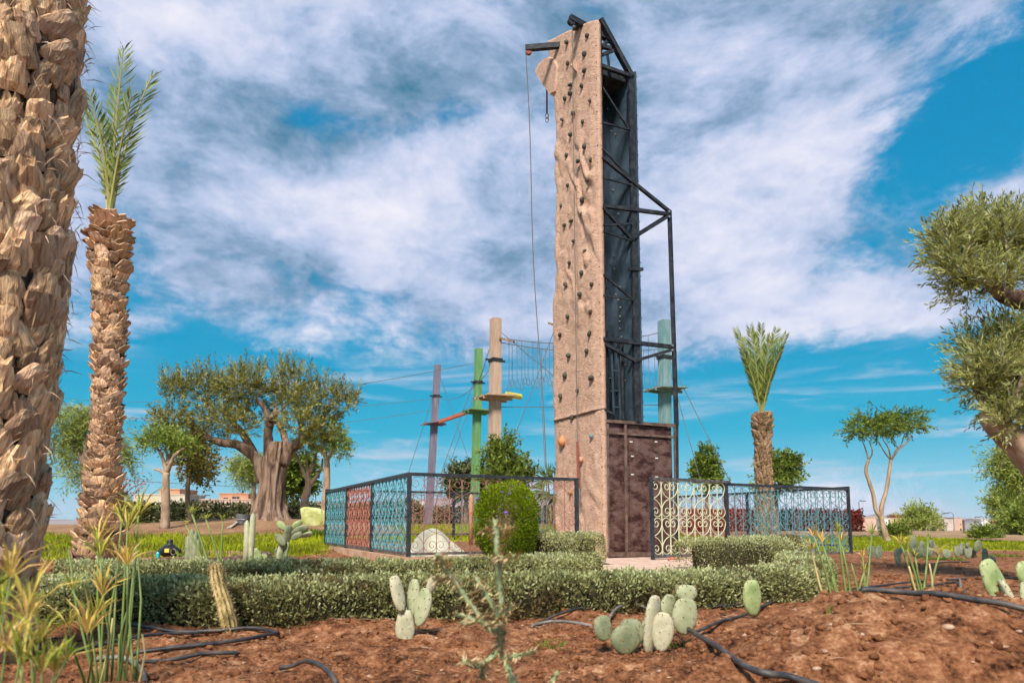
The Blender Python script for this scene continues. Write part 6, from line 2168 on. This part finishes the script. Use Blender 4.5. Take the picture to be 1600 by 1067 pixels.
def street_lamp(label, px, py_top, Y, arms, py_b=None):
    b = foot(px, Y, .2)
    t = A(px, py_top, Y)
    root = thing('street_lamp', b, label, 'street lamp', 'street lamps beyond the garden')
    MB().tube([b, b.lerp(t, .5), t], [.14, .11, .08], 8).build('column', m_lamp, root)
    for dx in arms:
        e = A(px + dx, py_top - 2.0, Y)
        MB().tube(catmull([t - Vector((0, 0, .1)), t.lerp(e, .35) + Vector((0, 0, .25)), e], 4), .06, 6).build('bracket', m_lamp, root)
        MB().box(e + Vector((math.copysign(.3, dx), 0, -.05)), (.9, .35, .16)).build('lamp_head', m_steelgrey, root)


street_lamp('double-armed street lamp between the young tree and the orange house', 313, 775, 120, (-8, 8))
street_lamp('single street lamp between the pollarded trees', 493, 772, 120, (-5,))
street_lamp('single street lamp left of the umbrella tree', 1342, 784, 130, (4,))
street_lamp('single street lamp standing before the long pink-grey block', 1489.5, 803, 130, (-9,))
street_lamp('single street lamp standing before the white house', 1537, 809, 130, (-7,))
# ------------------------------------------------------------------ grass, weeds, clods and stones
m_grass = material('grass_blade', [(.30, .27, .06), (.20, .25, .010), (.33, .39, .010), (.48, .52, .03)], 1.0, .5, leaf=True, trans=.35)
m_weed = material('weed_leaf', [(0.075, 0.135, 0.013), (0.150, 0.225, 0.027), (0.255, 0.330, 0.054)], 3, .5, leaf=True, trans=.25)
m_clod = material('clod', [(0.094, 0.034, 0.013), (0.208, 0.081, 0.032), (0.321, 0.144, 0.064)], 18, .95, .6, 60)
m_stone = material('stone', [(.30, .17, .11), (.42, .27, .18), (.55, .41, .30)], 14, .9, .4, 60)


def grass_field():
    n = 150000
    x = rng.uniform(-14, 15, n)
    y = rng.uniform(9.2, 23, n)
    keep = grass_amount(x, y) > .25 + .5 * rng.random(n)
    x, y = x[keep], y[keep]
    z = gh(x, y) - .01
    n = len(x)
    d = np.stack([rng.normal(size=n) * .35, rng.normal(size=n) * .35, np.ones(n)], -1)
    h = (.06 + .09 * rng.random(n)) * (1 + .4 * fbm(x, y, 2, 4))
    v, q = leaf_arrays(np.stack([x, y, z], -1), d, h, .014 + .012 * rng.random(n))
    me = npmesh('grass', v, q, np.clip(.55 + .75 * fbm(x * .9, y * .9, 3, 12) + .22 * rng.normal(size=n), 0, 1))
    tag(link('grass', me, m_grass), 'bright yellow-green grass behind the beds', 'grass', kind='stuff')


grass_field()


def tuft(label, px, py, n, h, spread, Y=None, mat=None, name='weed_tuft'):
    p = on_ground(px, py) if Y is None else foot(px, Y, .01)
    root = thing(name, p, label, 'weed', 'weeds in the beds')
    a = rng.random(n) * 6.283
    r = spread * rng.random(n) ** .6
    x, y = p.x + r * np.cos(a), p.y + r * np.sin(a) * .7
    z = gh(x, y) - .005
    d = np.stack([np.cos(a) * r / spread * .9, np.sin(a) * r / spread * .9, .5 + rng.random(n)], -1) + rng.normal(size=(n, 3)) * .2
    leaves('blades', np.stack([x, y, z], -1), d, h * (.5 + rng.random(n)), h * .16 + .003, mat or m_weed, root, droop=.1)


for a in [('dark weeds growing under the spotted cactus pads', 1072, 1010, 90, .035, .07), ('small weeds on the soil right of the cane cactus', 860, 1008, 60, .022, .07), ('green seedling tuft beside the dusty hose loop', 280, 1006, 16, .06, .02),
          ('little two-leaved seedling on the soil heap', 1296, 953, 7, .03, .012), ('weeds at the foot of the hedge left of the spotted cactus', 876, 962, 70, .06, .05), ('green weeds at the foot of the hedge behind the dry-leaved sedge', 1288, 925, 60, .05, .06),
          ('leafy weeds at the foot of the ringed palm', 255, 884, 220, .09, .32), ('weed strip under the grey prickly pears', 1470, 874, 260, .06, .35), ('weed strip beyond the low grey pads', 1560, 868, 220, .06, .4), ('weeds by the blue fence end', 495, 838, 500, .16, .5),
          ('spiky weeds left of the bluish stems', 288, 876, 30, .22, .05), ('tiny weeds on the left flank of the cactus clump', 862, 1014, 40, .02, .05)]:
    tuft(*a)


def rock_verts(k):
    r_ = np.random.default_rng(k)
    g = (1 + 5 ** .5) / 2
    v = np.array([(-1, g, 0), (1, g, 0), (-1, -g, 0), (1, -g, 0), (0, -1, g), (0, 1, g), (0, -1, -g), (0, 1, -g), (g, 0, -1), (g, 0, 1), (-g, 0, -1), (-g, 0, 1)], float)
    v = unit(v) * r_.uniform(.45, 1.3, (12, 1)) * np.array([1, r_.uniform(.7, 1), r_.uniform(.5, .85)])
    return v


ICO = np.array([(0, 11, 5), (0, 5, 1), (0, 1, 7), (0, 7, 10), (0, 10, 11), (1, 5, 9), (5, 11, 4), (11, 10, 2), (10, 7, 6), (7, 1, 8), (3, 9, 4), (3, 4, 2), (3, 2, 6), (3, 6, 8), (3, 8, 9), (4, 9, 5), (2, 4, 11), (6, 2, 10), (8, 6, 7), (9, 8, 1)])


def clods(name, n, mat, smin, smax, zone, seed, power=3.0):
    r_ = np.random.default_rng(seed)
    x0, x1, y0, y1 = zone
    y = y0 + (y1 - y0) * r_.random(n) ** 1.5
    x = (x0 + (x1 - x0) * r_.random(n)) * (.35 + .65 * (y / y1))
    k = pave_mask(x, y) < .2
    k &= (fbm(x * 1.3, y * 1.3, 3, seed) + r_.normal(size=n) * .35) > -.15
    x, y = x[k], y[k]
    n = len(x)
    s = smin + (smax - smin) * r_.random(n) ** power
    z = gh(x, y) + s * .08
    base = np.stack([rock_verts(i) for i in range(12)])[r_.integers(0, 12, n)]
    a = r_.random(n) * 6.283
    c, s_ = np.cos(a)[:, None], np.sin(a)[:, None]
    vx = base[..., 0] * c - base[..., 1] * s_
    vy = base[..., 0] * s_ + base[..., 1] * c
    v = np.stack([vx, vy, base[..., 2]], -1) * s[:, None, None] + np.stack([x, y, z], -1)[:, None, :]
    f = (ICO[None] + (np.arange(n) * 12)[:, None, None]).reshape(-1, 3)
    return tag(link(name, npmesh(name, v.reshape(-1, 3), f), mat), kind='stuff')


clods('soil_clods', 60000, m_clod, .002, .021, (-4.2, 4.2, 1.2, 6.5), 3, 5.5)
tag(clods('pebbles', 2200, m_stone, .003, .012, (-4.2, 4.2, 1.2, 7.5), 5, 4.0))
clods('dirt_lumps', 5000, m_clod, .008, .05, (-8, 10, 6.2, 14), 9, 4.0)
# individual stones and scraps one can pick out
sm = [lump(200 + k, .03, .024, .018) for k in range(4)]
for me in sm:
    me.materials.append(m_stone)
for k, (px, py, sc, lab) in enumerate([(1482, 985, 1.1, 'flat pale stone near the top of the soil heap'), (1568, 1012, 1.1, 'tan stone on the right flank of the soil heap'), (1290, 1024, .7, 'small pale stone on the left flank of the soil heap'), (1077, 1036, .6, 'small ochre stone below the spotted cactus clump'), (1030, 1060, .5, 'small tan stone in the soil below the cactus clump'), (1590, 984, .7, 'rounded grey stone by the thick hose'), (836, 1053, .8, 'tan clod of stone beside the cane cactus'), (1276, 1050, .8, 'angular pale scrap of bark under the soil heap')]):
    p = on_ground(px, py)
    o = link('stone', sm[k % 4], None, None, p + Vector((0, 0, .002)))
    o.scale = (sc * .55, sc * .55, sc * .5)
    o.rotation_euler = (0, 0, k * 1.7)
    tag(o, lab, 'stone', 'loose stones on the soil')
# dry stalks and straw
n = 1100
x = rng.uniform(-3, 3.4, n)
y = rng.uniform(1.5, 5.0, n) ** 1.0
k = pave_mask(x, y) < .2
x, y = x[k], y[k]
d = np.stack([rng.normal(size=len(x)), rng.normal(size=len(x)), .12 * rng.normal(size=len(x))], -1)
v, q = leaf_arrays(np.stack([x, y, gh(x, y) + .008], -1), d, .02 + .10 * rng.random(len(x)) ** 2, .003)
m_straw = material('straw', [(.34, .22, .13), (.52, .38, .24), (.62, .5, .36)], 4, .8, leaf=True)
tag(link('straw', npmesh('straw', v, q, rng.random(len(q))), m_straw), kind='stuff')

# ------------------------------------------------------------------ air
def build_haze():
    zb = -14.0 - 6
    zt = 262.0
    mb = MB().box((0, 4400, (zb + zt) / 2), (18800, 9900, zt - zb))
    m = bpy.data.materials.new('haze_air')
    m.use_nodes = True
    t = m.node_tree
    t.nodes.clear()
    out = t.nodes.new('ShaderNodeOutputMaterial')
    v = t.nodes.new('ShaderNodeVolumePrincipled')
    v.inputs['Color'].default_value = (.80, .86, .95, 1)
    v.inputs['Density'].default_value = .00003
    t.links.new(v.outputs[0], out.inputs['Volume'])
    tag(mb.build('haze', m), kind='stuff')


build_haze()
